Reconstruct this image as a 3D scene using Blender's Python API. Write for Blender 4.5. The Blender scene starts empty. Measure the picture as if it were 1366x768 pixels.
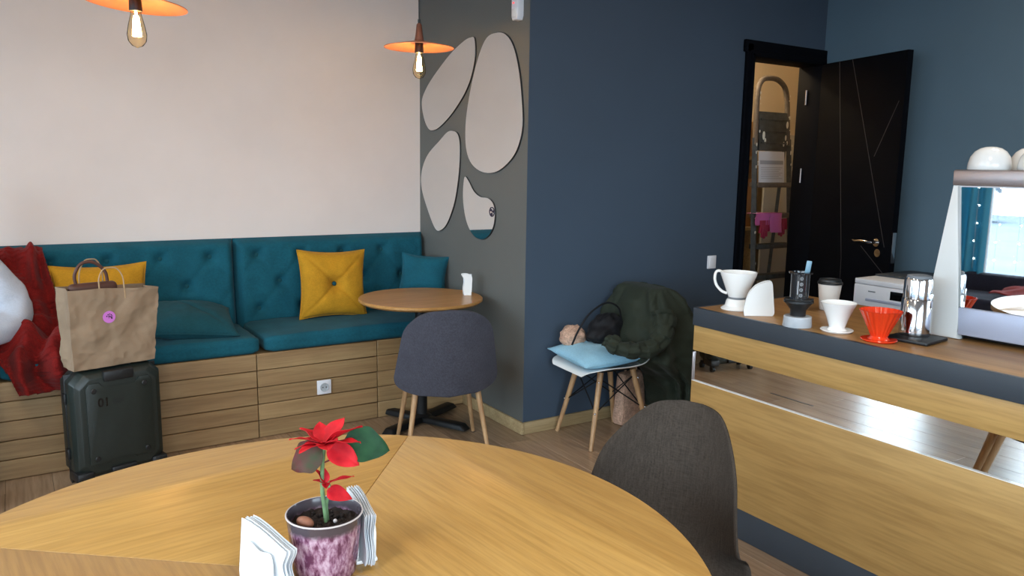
import bpy, bmesh, math, random
from mathutils import Vector, Matrix, noise
PI = math.pi
random.seed(7)
SC = bpy.context.scene
COL = SC.collection

# ------------------------------------------------------------------ camera, world, light, exposure
cam = bpy.data.objects.new('camera', bpy.data.cameras.new('camera'))
COL.objects.link(cam)
cam.matrix_world = Matrix(((0.84348429, 0.06965019, -0.5326191, 0.0),
                           (-0.53693687, 0.13750665, -0.83234051, 0.0),
                           (0.01526599, 0.98804897, 0.15338245, 1.5),
                           (0, 0, 0, 1)))
cam.data.sensor_width = 36.0
cam.data.lens = 36.0 * 1040.0 / 1366.0
cam.data.clip_start = 0.02
SC.camera = cam

world = bpy.data.worlds.new('overcast_sky')
SC.world = world
world.use_nodes = True
WN = world.node_tree.nodes
WN['Background'].inputs[0].default_value = (0.76, 0.90, 1.0, 1)
WN['Background'].inputs[1].default_value = 11.0

def daylight_portal(name, loc, rot, sx, sy):
    l = bpy.data.lights.new(name, 'AREA')
    l.shape = 'RECTANGLE'; l.size = sx; l.size_y = sy
    l.cycles.is_portal = True
    o = bpy.data.objects.new(name, l); COL.objects.link(o)
    o.location = loc; o.rotation_euler = rot
    return o
daylight_portal('window_portal_left', (-2.46, 1.7, 1.62), (0, -PI/2, 0), 2.3, 6.0)
daylight_portal('window_portal_front', (-0.15, -2.66, 1.62), (PI/2, 0, 0), 3.9, 2.3)

SC.view_settings.view_transform = 'Standard'
SC.view_settings.look = 'None'
SC.view_settings.exposure = -0.12
SC.view_settings.gamma = 1.0
SC.view_settings.use_curve_mapping = False
SC.cycles.max_bounces = 10
SC.cycles.diffuse_bounces = 5
SC.cycles.glossy_bounces = 5
SC.cycles.transparent_max_bounces = 12
SC.cycles.caustics_reflective = False
SC.cycles.caustics_refractive = False
SC.cycles.sample_clamp_indirect = 6.0

# ------------------------------------------------------------------ materials
def lin(c):
    return tuple((v/12.92 if v <= 0.04045 else ((v+0.055)/1.055)**2.4) for v in c)
def rgb(r, g, b):
    return lin((r/255.0, g/255.0, b/255.0)) + (1.0,)

class NT:
    def __init__(s, name):
        s.m = bpy.data.materials.new(name); s.m.use_nodes = True
        s.t = s.m.node_tree; s.n = s.t.nodes; s.b = s.n['Principled BSDF']
    def add(s, typ, **kw):
        n = s.n.new(typ)
        for k, v in kw.items(): setattr(n, k, v)
        return n
    def link(s, a, b): s.t.links.new(a, b)
    def coords(s, scale=(1,1,1), rand=False, rot=(0,0,0)):
        tc = s.add('ShaderNodeTexCoord'); mp = s.add('ShaderNodeMapping')
        mp.inputs['Scale'].default_value = scale; mp.inputs['Rotation'].default_value = rot
        src = tc.outputs['Object']
        if rand:
            oi = s.add('ShaderNodeObjectInfo'); mul = s.add('ShaderNodeMath', operation='MULTIPLY'); mul.inputs[1].default_value = 37.0
            s.link(oi.outputs['Random'], mul.inputs[0])
            va = s.add('ShaderNodeVectorMath', operation='ADD')
            s.link(src, va.inputs[0]); s.link(mul.outputs[0], va.inputs[1]); src = va.outputs[0]
        s.link(src, mp.inputs['Vector'])
        return mp.outputs[0]
    def noise(s, vec, scale, detail=3, rough=0.5):
        n = s.add('ShaderNodeTexNoise'); n.inputs['Scale'].default_value = scale
        n.inputs['Detail'].default_value = detail; n.inputs['Roughness'].default_value = rough
        s.link(vec, n.inputs['Vector']); return n.outputs['Fac']
    def ramp(s, fac, stops):
        r = s.add('ShaderNodeValToRGB'); e = r.color_ramp.elements
        while len(e) < len(stops): e.new(0.5)
        for el, (p, c) in zip(e, stops): el.position = p; el.color = c
        s.link(fac, r.inputs[0]); return r.outputs[0]
    def mix(s, fac, a, b, mode='MIX'):
        m = s.add('ShaderNodeMix', data_type='RGBA', blend_type=mode)
        for sock, v in ((m.inputs[0], fac), (m.inputs[6], a), (m.inputs[7], b)):
            if hasattr(v, 'default_value') or hasattr(v, 'links'): s.link(v, sock)
            else: sock.default_value = v
        return m.outputs[2]
    def bump(s, h, strength=0.2, dist=0.01):
        b = s.add('ShaderNodeBump'); b.inputs['Strength'].default_value = strength; b.inputs['Distance'].default_value = dist
        s.link(h, b.inputs['Height']); s.link(b.outputs[0], s.b.inputs['Normal'])
    def set(s, **kw):
        for k, v in kw.items():
            k = k.replace('_', ' ')
            if hasattr(v, 'links') and not isinstance(v, (tuple, float, int)): s.link(v, s.b.inputs[k])
            else: s.b.inputs[k].default_value = v
        return s.m

def plain(name, col, rough=0.5, metal=0.0, var=0.06, vscale=6.0, spec=0.5, coat=0.0, bump=0.0, bscale=200.0):
    t = NT(name); v = t.coords()
    d = tuple(max(0, c*(1-var)) for c in col[:3]) + (1,)
    l = tuple(min(1, c*(1+var)) for c in col[:3]) + (1,)
    c = t.ramp(t.noise(v, vscale), [(0.3, d), (0.7, l)])
    if bump: t.bump(t.noise(v, bscale, 2), bump, 0.002)
    t.set(Base_Color=c, Roughness=rough, Metallic=metal, Specular_IOR_Level=spec, Coat_Weight=coat)
    return t.m

def fabric(name, col, rough=0.9, weave=600.0, var=0.18, vscale=9.0, sheen=0.05, fleck=0.12, bump=0.3):
    t = NT(name); v = t.coords()
    a = tuple(c*(1-var) for c in col[:3]) + (1,); b = tuple(min(1, c*(1+var)) for c in col[:3]) + (1,)
    c = t.ramp(t.noise(v, vscale, 4, 0.6), [(0.3, a), (0.7, b)])
    n1 = t.noise(t.coords((1, 0.15, 1)), weave, 2); n2 = t.noise(t.coords((0.15, 1, 0.15)), weave, 2)
    w = t.add('ShaderNodeMath', operation='ADD'); t.link(n1, w.inputs[0]); t.link(n2, w.inputs[1])
    w2 = t.add('ShaderNodeMath', operation='MULTIPLY'); t.link(w.outputs[0], w2.inputs[0]); w2.inputs[1].default_value = 0.5
    g = t.ramp(w2.outputs[0], [(0.38, (1-fleck*3,)*3+(1,)), (0.62, (1+fleck*2,)*3+(1,))])
    c = t.mix(1.0, c, g, 'MULTIPLY')
    t.bump(w2.outputs[0], bump, 0.0015)
    t.set(Base_Color=c, Roughness=rough, Sheen_Weight=sheen, Sheen_Roughness=0.5, Specular_IOR_Level=0.2)
    return t.m

def wood(name, light, dark, rough=0.4, along='y', rings=26.0, tint=0.10, coat=0.0, spec=0.5, bump=0.05):
    t = NT(name)
    sc = {'x': (0.055, 1, 1), 'y': (1, 0.055, 1), 'z': (1, 1, 0.055)}[along]
    v = t.coords(sc, rand=True)
    n1 = t.noise(v, rings, 5, 0.62); n2 = t.noise(v, rings*5, 3, 0.6)
    c = t.ramp(n1, [(0.30, dark), (0.50, tuple((a+b)/2 for a, b in zip(light, dark))), (0.68, light)])
    c2 = t.ramp(n2, [(0.35, (0.84, 0.82, 0.79, 1)), (0.6, (1.04, 1.04, 1.04, 1))])
    c = t.mix(1.0, c, c2, 'MULTIPLY')
    oi = t.add('ShaderNodeObjectInfo')
    r = t.ramp(oi.outputs['Random'], [(0.0, (1-tint, 1-tint, 1-tint*1.2, 1)), (1.0, (1+tint, 1+tint, 1+tint*0.9, 1))])
    c = t.mix(1.0, c, r, 'MULTIPLY')
    t.bump(n2, bump, 0.002)
    t.set(Base_Color=c, Roughness=rough, Coat_Weight=coat, Coat_Roughness=0.25, Specular_IOR_Level=spec)
    return t.m

def emit(name, col, strength):
    t = NT(name); t.set(Base_Color=col, Emission_Color=col, Emission_Strength=strength); return t.m

def thin_glass(name, tint=(1, 1, 1, 1), ior=1.3):
    m = bpy.data.materials.new(name); m.use_nodes = True; nt = m.node_tree; n = nt.nodes; n.clear()
    out = n.new('ShaderNodeOutputMaterial'); tr = n.new('ShaderNodeBsdfTransparent'); gl = n.new('ShaderNodeBsdfGlossy')
    mx = n.new('ShaderNodeMixShader'); fr = n.new('ShaderNodeFresnel'); fr.inputs[0].default_value = ior
    tr.inputs[0].default_value = tint; gl.inputs['Roughness'].default_value = 0.02
    nt.links.new(fr.outputs[0], mx.inputs[0]); nt.links.new(tr.outputs[0], mx.inputs[1]); nt.links.new(gl.outputs[0], mx.inputs[2])
    nt.links.new(mx.outputs[0], out.inputs[0]); return m

def wall_paint(name, col, rough=0.7, var=0.04, spec=0.3):
    t = NT(name); v = t.coords()
    a = tuple(c*(1-var) for c in col[:3]) + (1,); b = tuple(c*(1+var) for c in col[:3]) + (1,)
    c = t.ramp(t.noise(v, 1.6, 5, 0.6), [(0.3, a), (0.7, b)])
    t.bump(t.noise(v, 90, 3), 0.06, 0.002)
    t.set(Base_Color=c, Roughness=rough, Specular_IOR_Level=spec); return t.m

M = {}
M['pink'] = wall_paint('pale_pink_plaster', rgb(232, 219, 212), 0.75)
M['gray'] = wall_paint('warm_grey_paint', rgb(100, 102, 99), 0.6)
M['navy'] = wall_paint('navy_paint', rgb(66, 80, 96), 0.6)
M['tealgrey'] = wall_paint('blue_grey_paint', rgb(88, 111, 127), 0.6)
M['white'] = wall_paint('white_ceiling_paint', rgb(225, 222, 218), 0.8)
M['cream'] = wall_paint('cream_plaster', rgb(205, 190, 165), 0.8)
M['closetgrey'] = wall_paint('grey_plaster', rgb(168, 166, 160), 0.8)
M['floor'] = wood('floor_wood', rgb(164, 138, 112), rgb(142, 117, 94), 0.27, 'y', 14, 0.10, spec=0.55, coat=0.15, bump=0.02)
M['floorsub'] = plain('floor_joint', rgb(80, 64, 52), 0.8)
M['oak'] = wood('oak_veneer', rgb(190, 150, 86), rgb(180, 138, 74), 0.30, 'x', 20, 0.02, coat=0.15)
M['oak_small'] = wood('oak_veneer_small', rgb(194, 146, 88), rgb(174, 126, 70), 0.35, 'x', 20, 0.03)
M['counter_oak'] = wood('counter_laminate', rgb(182, 147, 90), rgb(166, 130, 76), 0.42, 'y', 16, 0.03)
M['counter_top'] = wood('counter_top_laminate', rgb(170, 128, 76), rgb(140, 102, 60), 0.42, 'y', 16, 0.03)
M['bench_oak'] = wood('bench_board_wood', rgb(166, 138, 98), rgb(141, 111, 76), 0.5, 'x', 14, 0.08)
M['base_oak'] = wood('baseboard_wood', rgb(190, 168, 128), rgb(160, 136, 98), 0.5, 'x', 20, 0.05)
M['leg_wood'] = wood('beech_leg', rgb(188, 152, 112), rgb(150, 112, 76), 0.5, 'z', 30, 0.05)
M['slate'] = plain('slate_grey_laminate', rgb(50, 58, 67), 0.5, var=0.05)
M['teal'] = fabric('teal_velour', rgb(22, 86, 102), 0.85, 500, 0.16, 7, 0.04, 0.05, 0.1)
M['tealdark'] = fabric('dark_teal_cotton', rgb(26, 76, 86), 0.9, 500, 0.14, 8, 0.04, 0.05, 0.1)
M['yellow'] = fabric('mustard_velour', rgb(194, 140, 34), 0.85, 500, 0.14, 9, 0.04, 0.05, 0.1)
M['greyvelvet'] = fabric('blue_grey_velvet', rgb(67, 67, 76), 0.9, 700, 0.08, 12, 0.04, 0.08, 0.15)
def weave(name, col):
    t = NT(name)
    n1 = t.noise(t.coords((0.06, 1, 1)), 330, 3, 0.6); n2 = t.noise(t.coords((1, 0.10, 0.10)), 300, 3, 0.6)
    w = t.add('ShaderNodeMath', operation='ADD'); t.link(n1, w.inputs[0]); t.link(n2, w.inputs[1])
    h = t.add('ShaderNodeMath', operation='MULTIPLY'); t.link(w.outputs[0], h.inputs[0]); h.inputs[1].default_value = 0.5
    c = t.ramp(h.outputs[0], [(0.36, tuple(v*0.72 for v in col[:3])+(1,)), (0.64, tuple(v*1.32 for v in col[:3])+(1,))])
    t.bump(h.outputs[0], 0.25, 0.001); t.set(Base_Color=c, Roughness=0.95, Specular_IOR_Level=0.15); return t.m
M['brownweave'] = weave('brown_grey_weave', rgb(62, 55, 49))
M['red'] = fabric('red_wool', rgb(118, 22, 19), 0.95, 300, 0.2, 8, 0.04, 0.1, 0.3)
M['olive'] = fabric('olive_nylon', rgb(43, 49, 39), 0.7, 600, 0.15, 8, 0.04, 0.05, 0.1)
M['blackbag'] = fabric('black_nylon', rgb(20, 21, 25), 0.6, 500, 0.2, 9, 0.04, 0.05, 0.1)
M['skyblue'] = fabric('light_blue_cotton', rgb(150, 196, 218), 0.9, 500, 0.06, 7, 0.04, 0.03, 0.1)
M['beige'] = fabric('beige_knit', rgb(196, 160, 138), 0.95, 200, 0.1, 12, 0.04, 0.12, 0.5)
M['sweat'] = fabric('pale_grey_sweat', rgb(186, 192, 204), 0.9, 500, 0.05, 8, 0.04, 0.03, 0.1)
M['navytrouser'] = fabric('navy_denim', rgb(28, 34, 52), 0.9, 400, 0.12, 10, 0.04, 0.1, 0.2)
M['skin'] = plain('skin', rgb(205, 158, 132), 0.5, var=0.05)
M['hair'] = plain('brown_hair', rgb(58, 40, 30), 0.5, var=0.2, vscale=40)
M['kraft'] = plain('kraft_paper', rgb(148, 125, 101), 0.78, var=0.06, vscale=14, bump=0.25, bscale=60)
M['kraftcord'] = plain('paper_cord', rgb(176, 146, 110), 0.8)
M['brownleather'] = plain('brown_leather', rgb(82, 50, 40), 0.5, var=0.15)
M['sticker'] = plain('pink_sticker', rgb(206, 120, 206), 0.5)
M['ink'] = plain('dark_print', rgb(40, 24, 50), 0.6)
M['case'] = plain('green_grey_shell', rgb(32, 40, 37), 0.36, var=0.08, vscale=60, bump=0.2, bscale=300)
M['casedark'] = plain('black_plastic', rgb(22, 24, 26), 0.45)
M['blackmetal'] = plain('black_metal', rgb(16, 17, 19), 0.5, 0.3)
M['blackdoor'] = plain('black_door_veneer', rgb(7, 9, 15), 0.65, var=0.15, spec=0.06)
M['groove'] = plain('door_groove', rgb(62, 60, 62), 0.5)
M['copper'] = plain('copper_lacquer', rgb(224, 138, 94), 0.45, 0.2, var=0.08, vscale=18)
M['copperdull'] = plain('worn_copper', rgb(150, 96, 76), 0.4, 0.6)
M['chrome'] = plain('polished_steel', rgb(210, 210, 212), 0.12, 1.0, var=0.02)
M['brushed'] = plain('brushed_steel', rgb(168, 158, 158), 0.35, 0.9, var=0.04)
M['mirror'] = NT('mirror_silver').set(Base_Color=(0.86, 0.87, 0.86, 1), Metallic=1.0, Roughness=0.015)
M['mirror_edge'] = plain('mirror_edge', rgb(34, 34, 36), 0.3)
M['ceramic'] = plain('white_ceramic', rgb(240, 240, 238), 0.18, var=0.02, coat=0.3)
M['redplastic'] = plain('red_ceramic', rgb(226, 62, 26), 0.2, var=0.03, coat=0.3)
M['whiteplastic'] = plain('white_plastic', rgb(232, 234, 240), 0.35, var=0.02)
M['creamplastic'] = plain('machine_white_panel', rgb(222, 226, 226), 0.3, var=0.02)
M['silver'] = plain('silver_grey_paint', rgb(176, 184, 206), 0.35, 0.2, var=0.02)
M['greyrubber'] = plain('grey_rubber', rgb(120, 126, 132), 0.6)
M['darksmoke'] = plain('smoky_plastic', rgb(36, 38, 42), 0.15, var=0.03, coat=0.4)
M['frost'] = plain('frosted_plastic', rgb(178, 184, 190), 0.3, var=0.03)
M['blueplastic'] = plain('pale_blue_plastic', rgb(128, 168, 190), 0.35)
M['paper'] = plain('napkin_paper', rgb(216, 221, 226), 0.85, var=0.02, bump=0.1, bscale=150)
M['cup'] = plain('paper_cup', rgb(226, 222, 216), 0.6, var=0.02)
M['redled'] = emit('red_led', (1, 0.05, 0.05, 1), 3)
M['display'] = plain('black_display', rgb(12, 12, 14), 0.15)
M['ladder'] = plain('dark_ladder_paint', rgb(66, 70, 72), 0.5, 0.35, var=0.25, vscale=25)
M['laddertread'] = plain('ladder_tread', rgb(92, 84, 78), 0.6, 0.1, var=0.15, vscale=40)
M['splat'] = plain('dried_white_paint', rgb(220, 220, 214), 0.7)
M['printgrey'] = plain('grey_print', rgb(150, 154, 166), 0.8)
M['notice'] = plain('printed_paper', rgb(204, 208, 220), 0.8, var=0.02)
M['pinkglove'] = plain('mauve_rubber', rgb(200, 104, 176), 0.5)
M['crimglove'] = plain('crimson_rubber', rgb(150, 16, 62), 0.5)
M['cardboard'] = plain('cardboard', rgb(168, 126, 84), 0.8)
M['soil'] = plain('potting_soil', rgb(38, 28, 24), 0.95, var=0.5, vscale=120, bump=0.6, bscale=150)
M['pebble'] = plain('brown_pebble', rgb(150, 100, 78), 0.5, var=0.15, vscale=60)
M['stem'] = plain('green_stem', rgb(104, 134, 92), 0.5, var=0.2, vscale=50)
M['petiole'] = plain('maroon_petiole', rgb(120, 36, 50), 0.5)
def leafmat(name, a, b, scale=30):
    t = NT(name); v = t.coords()
    c = t.ramp(t.noise(v, scale, 4), [(0.35, a), (0.65, b)])
    t.set(Base_Color=c, Roughness=0.6, Specular_IOR_Level=0.25); return t.m
M['bract'] = leafmat('red_bract', rgb(168, 14, 28), rgb(204, 30, 40))
M['leaf'] = leafmat('green_leaf', rgb(20, 56, 34), rgb(32, 74, 44))
M['leafred'] = leafmat('green_red_leaf', rgb(52, 62, 34), rgb(92, 38, 42), 22)
def potmat():
    t = NT('mauve_speckled_glaze'); v = t.coords()
    tc = t.add('ShaderNodeTexCoord'); sx = t.add('ShaderNodeSeparateXYZ'); t.link(tc.outputs['Object'], sx.inputs[0])
    sp = t.noise(t.coords((1, 1, 0.45)), 95, 3, 0.6)
    body = t.ramp(sp, [(0.38, rgb(96, 52, 78)), (0.5, rgb(150, 108, 132)), (0.66, rgb(196, 168, 184))])
    nz = t.noise(v, 60, 3); a = t.add('ShaderNodeMath', operation='MULTIPLY_ADD'); t.link(nz, a.inputs[0])
    a.inputs[1].default_value = 0.016; t.link(sx.outputs['Z'], a.inputs[2])
    k = t.ramp(a.outputs[0], [(0.1, (0, 0, 0, 1)), (0.108, (1, 1, 1, 1))])
    t.set(Base_Color=t.mix(k, body, rgb(74, 66, 72)), Roughness=0.22, Coat_Weight=0.3); return t.m
M['pot'] = potmat()
M['potrim'] = plain('pale_worn_rim', rgb(205, 198, 198), 0.3)
M['pane'] = thin_glass('window_glass', (0.96, 0.98, 1, 1))
M['bulbglass'] = thin_glass('amber_bulb_glass', (1.0, 0.90, 0.72, 1), 1.08)
M['filament'] = emit('glowing_filament', (1.0, 0.62, 0.22, 1), 160)
M['diffuser'] = emit('added_lamp_diffuser', (1.0, 0.9, 0.78, 1), 6.0)  # glow of the added, unseen ceiling lamps
M['fairy'] = emit('cool_fairy_light', (0.75, 0.95, 1.0, 1), 25)
def sheer(name, dif, trans):
    m = bpy.data.materials.new(name); m.use_nodes = True; nt = m.node_tree; n = nt.nodes; n.clear()
    out = n.new('ShaderNodeOutputMaterial'); d = n.new('ShaderNodeBsdfDiffuse'); t = n.new('ShaderNodeBsdfTranslucent'); a = n.new('ShaderNodeAddShader')
    tc = n.new('ShaderNodeTexCoord'); nz_ = n.new('ShaderNodeTexNoise'); nz_.inputs['Scale'].default_value = 3.0
    r = n.new('ShaderNodeValToRGB'); r.color_ramp.elements[0].color = tuple(v*0.7 for v in trans[:3])+(1,); r.color_ramp.elements[1].color = trans
    nt.links.new(tc.outputs['Object'], nz_.inputs['Vector']); nt.links.new(nz_.outputs['Fac'], r.inputs[0]); nt.links.new(r.outputs[0], t.inputs[0])
    d.inputs[0].default_value = dif
    nt.links.new(d.outputs[0], a.inputs[0]); nt.links.new(t.outputs[0], a.inputs[1]); nt.links.new(a.outputs[0], out.inputs[0]); return m
M['curtain'] = sheer('turquoise_sheer_curtain', (0.05, 0.16, 0.2, 1), (0.06, 0.24, 0.32, 1))
M['darksofa'] = fabric('dark_navy_fabric', rgb(34, 36, 52), 0.9, 400, 0.15, 6)
M['pavement'] = plain('pale_pavement', rgb(84, 96, 108), 0.9, var=0.12, vscale=0.8)
M['facade'] = plain('pale_facade', rgb(190, 186, 180), 0.9)
M['darkglass'] = plain('dark_window', rgb(50, 60, 72), 0.2)
M['carblue'] = plain('blue_car_paint', rgb(60, 110, 160), 0.25, var=0.02)
M['tyre'] = plain('tyre_rubber', rgb(25, 25, 27), 0.8)
M['frame'] = plain('white_window_frame', rgb(214, 216, 218), 0.4)
M['terracotta'] = plain('tan_pot', rgb(170, 120, 80), 0.7)

# ------------------------------------------------------------------ mesh helpers
class B:
    """Collects shapes into one bmesh, links it as one mesh object."""
    def __init__(s): s.bm = bmesh.new()
    def _xf(s, vs, M4):
        for v in vs: v.co = M4 @ v.co
    def box(s, c, size, bev=0.0, rot=(0, 0, 0), seg=2, taper=None):
        r = bmesh.ops.create_cube(s.bm, size=1.0); vs = r['verts']
        for v in vs:
            k = 1.0
            if taper and v.co.z > 0: k = taper
            v.co = Vector((v.co.x*size[0]*k, v.co.y*size[1]*k, v.co.z*size[2]))
        if bev > 0:
            es = list({e for v in vs for e in v.link_edges})
            rb = bmesh.ops.bevel(s.bm, geom=es, offset=bev, segments=seg, profile=0.5, affect='EDGES')
            vs = list({v for f in rb['faces'] for v in f.verts} | {v for v in vs if v.is_valid})
        from mathutils import Euler
        s._xf(vs, Matrix.Translation(c) @ Euler(rot).to_matrix().to_4x4())
        return s
    def tube(s, pts, r, seg=10, cap=True, closed=False, flat=1.0):
        pts = [Vector(p) for p in pts]; n = len(pts)
        rr = r if isinstance(r, (list, tuple)) else [r]*n
        rings = []; up = None
        for i, p in enumerate(pts):
            if closed: t = pts[(i+1) % n]-pts[i-1]
            else: t = pts[min(i+1, n-1)]-pts[max(i-1, 0)]
            t.normalize()
            if up is None:
                up = Vector((0, 0, 1)) if abs(t.z) < 0.9 else Vector((1, 0, 0))
            a = (up - t*up.dot(t)).normalized(); up = a; b = t.cross(a)
            rings.append([s.bm.verts.new(p + a*math.cos(2*PI*k/seg)*rr[i] + b*math.sin(2*PI*k/seg)*rr[i]*flat) for k in range(seg)])
        m = n if closed else n-1
        for i in range(m):
            A, Bq = rings[i], rings[(i+1) % n]
            for k in range(seg): s.bm.faces.new((A[k], A[(k+1) % seg], Bq[(k+1) % seg], Bq[k]))
        if cap and not closed:
            s.bm.faces.new(list(reversed(rings[0]))); s.bm.faces.new(rings[-1])
        return s
    def lathe(s, prof, seg=32, c=(0, 0, 0), sx=1.0, sy=1.0, closed=False, ripple=0.0, nrip=0):
        """prof: list of (radius, z); radius 0 makes a pole."""
        rings = []
        for (r, z) in prof:
            if r <= 1e-6: rings.append([s.bm.verts.new((c[0], c[1], c[2]+z))])
            else:
                ring = []
                for k in range(seg):
                    a = 2*PI*k/seg; q = r*(1+ripple*math.cos(nrip*a))
                    ring.append(s.bm.verts.new((c[0]+q*math.cos(a)*sx, c[1]+q*math.sin(a)*sy, c[2]+z)))
                rings.append(ring)
        prs = list(zip(rings, rings[1:])) + ([(rings[-1], rings[0])] if closed else [])
        for A, Bq in prs:
            for k in range(seg):
                k2 = (k+1) % seg
                if len(A) == 1 and len(Bq) == 1: continue
                if len(A) == 1: s.bm.faces.new((A[0], Bq[k2], Bq[k]))
                elif len(Bq) == 1: s.bm.faces.new((A[k], A[k2], Bq[0]))
                else: s.bm.faces.new((A[k], A[k2], Bq[k2], Bq[k]))
        return s
    def prism(s, outline, th, M4=None, bev=0.0):
        """outline in local xy, extruded 0..th along z, then transformed by M4"""
        f0 = [s.bm.verts.new((x, y, 0)) for x, y in outline]
        f1 = [s.bm.verts.new((x, y, th)) for x, y in outline]
        n = len(f0)
        s.bm.faces.new(list(reversed(f0))); top = s.bm.faces.new(f1)
        for i in range(n): s.bm.faces.new((f0[i], f0[(i+1) % n], f1[(i+1) % n], f1[i]))
        vs = f0+f1
        if bev:
            es = list(top.edges); rb = bmesh.ops.bevel(s.bm, geom=es, offset=bev, segments=2, profile=0.5, affect='EDGES')
            vs = list({v for f in rb['faces'] for v in f.verts} | {v for v in vs if v.is_valid})
        if M4 is not None: s._xf(vs, M4)
        return s
    def grid(s, fn, nu, nv, wrapu=False):
        g = [[s.bm.verts.new(fn(i/nu, j/nv)) for j in range(nv+1)] for i in range(nu if wrapu else nu+1)]
        for i in range(nu):
            A = g[i]; C2 = g[(i+1) % nu] if wrapu else g[i+1]
            for j in range(nv): s.bm.faces.new((A[j], C2[j], C2[j+1], A[j+1]))
        return s
    def sphere(s, c, r, u=16, v=10, sc=(1, 1, 1)):
        q = bmesh.ops.create_uvsphere(s.bm, u_segments=u, v_segments=v, radius=r)
        s._xf(q['verts'], Matrix.Translation(c) @ Matrix.Diagonal((*sc, 1)))
        return s
    def solidify(s, th):
        """thicken by a plain offset along the vertex normals (inward), with a closed rim"""
        bm = s.bm
        bmesh.ops.remove_doubles(bm, verts=bm.verts[:], dist=1e-6)
        bmesh.ops.recalc_face_normals(bm, faces=bm.faces[:]); bm.normal_update()
        vs = bm.verts[:]; fs = bm.faces[:]; rim = [e for e in bm.edges if len(e.link_faces) == 1]
        rim = [tuple(e.verts) for e in rim]
        mp = {v: bm.verts.new(v.co - v.normal*th) for v in vs}
        for f in fs: bm.faces.new([mp[v] for v in reversed(f.verts)])
        for a, b in rim: bm.faces.new((a, b, mp[b], mp[a]))
        return s
    def mesh(s, name, sharp=38, smooth=True, dist=1e-5):
        bmesh.ops.remove_doubles(s.bm, verts=s.bm.verts[:], dist=dist)
        bmesh.ops.recalc_face_normals(s.bm, faces=s.bm.faces[:])
        me = bpy.data.meshes.new(name); s.bm.to_mesh(me); s.bm.free()
        if smooth:
            for p in me.polygons: p.use_smooth = True
            me.set_sharp_from_angle(angle=math.radians(sharp))
        return me
    def obj(s, name, mat, parent=None, sharp=38, smooth=True, loc=(0, 0, 0), rot=(0, 0, 0), kind=None, label=None):
        o = bpy.data.objects.new(name, s.mesh(name, sharp, smooth)); COL.objects.link(o)
        o.data.materials.append(M[mat] if isinstance(mat, str) else mat)
        o.location = loc; o.rotation_euler = rot
        if parent: o.parent = parent
        if kind: o['kind'] = kind
        if label: o['label'] = label
        return o

def link_mesh(name, me, parent=None, loc=(0, 0, 0), rot=(0, 0, 0)):
    o = bpy.data.objects.new(name, me); COL.objects.link(o); o.location = loc; o.rotation_euler = rot
    if parent: o.parent = parent
    return o
def tag(o, label, cat, group=None):
    o['label'] = label; o['category'] = cat
    if group: o['group'] = group
    return o
def thing(name, label, cat, loc=(0, 0, 0), rz=0.0, group=None, rot=None):
    o = bpy.data.objects.new(name, None); COL.objects.link(o); o.empty_display_size = 0.1
    o.location = loc; o.rotation_euler = rot or (0, 0, rz)
    return tag(o, label, cat, group)
def structure(o, label=None):
    o['kind'] = 'structure'
    if label: o['label'] = label
    return o
def struct_empty(name):
    o = bpy.data.objects.new(name, None); COL.objects.link(o); o['kind'] = 'structure'; return o
def copy_tree(o, parent=None):
    c = o.copy(); COL.objects.link(c)
    if parent: c.parent = parent
    for ch in o.children: copy_tree(ch, c)
    return c
def basis(origin, ex, ey, ez):
    ex, ey, ez = Vector(ex), Vector(ey), Vector(ez)
    return Matrix(((ex.x, ey.x, ez.x, origin[0]), (ex.y, ey.y, ez.y, origin[1]), (ex.z, ey.z, ez.z, origin[2]), (0, 0, 0, 1)))
def spline(pts, n=8, closed=False):
    """Catmull-Rom through 2D/3D points"""
    P = [Vector(p) for p in pts]; out = []; m = len(P)
    rng = m if closed else m-1
    for i in range(rng):
        if closed: a, b, c, d = P[(i-1) % m], P[i], P[(i+1) % m], P[(i+2) % m]
        else: a, b, c, d = P[max(i-1, 0)], P[i], P[i+1], P[min(i+2, m-1)]
        for k in range(n):
            t = k/n
            out.append(0.5*((2*b)+(c-a)*t+(2*a-5*b+4*c-d)*t*t+(3*b-a-3*c+d)*t**3))
    if not closed: out.append(P[-1])
    return out
def nz(x, y, z, s=1.0): return noise.noise(Vector((x*s, y*s, z*s)))
def text_obj(s, size, name, mat, parent, M4, depth=0.0006, space=1.0):
    cu = bpy.data.curves.new(name, 'FONT'); cu.body = s; cu.size = size; cu.extrude = depth; cu.space_character = space
    cu.align_x = 'CENTER'; cu.align_y = 'CENTER'; cu.offset = size*0.03
    tmp = bpy.data.objects.new('tmp', cu); COL.objects.link(tmp)
    dg = bpy.context.evaluated_depsgraph_get(); dg.update()
    me = bpy.data.meshes.new_from_object(tmp.evaluated_get(dg))
    bpy.data.objects.remove(tmp)
    me.transform(M4); o = bpy.data.objects.new(name, me); COL.objects.link(o)
    me.materials.clear(); me.materials.append(M[mat]); o.parent = parent
    return o
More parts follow.
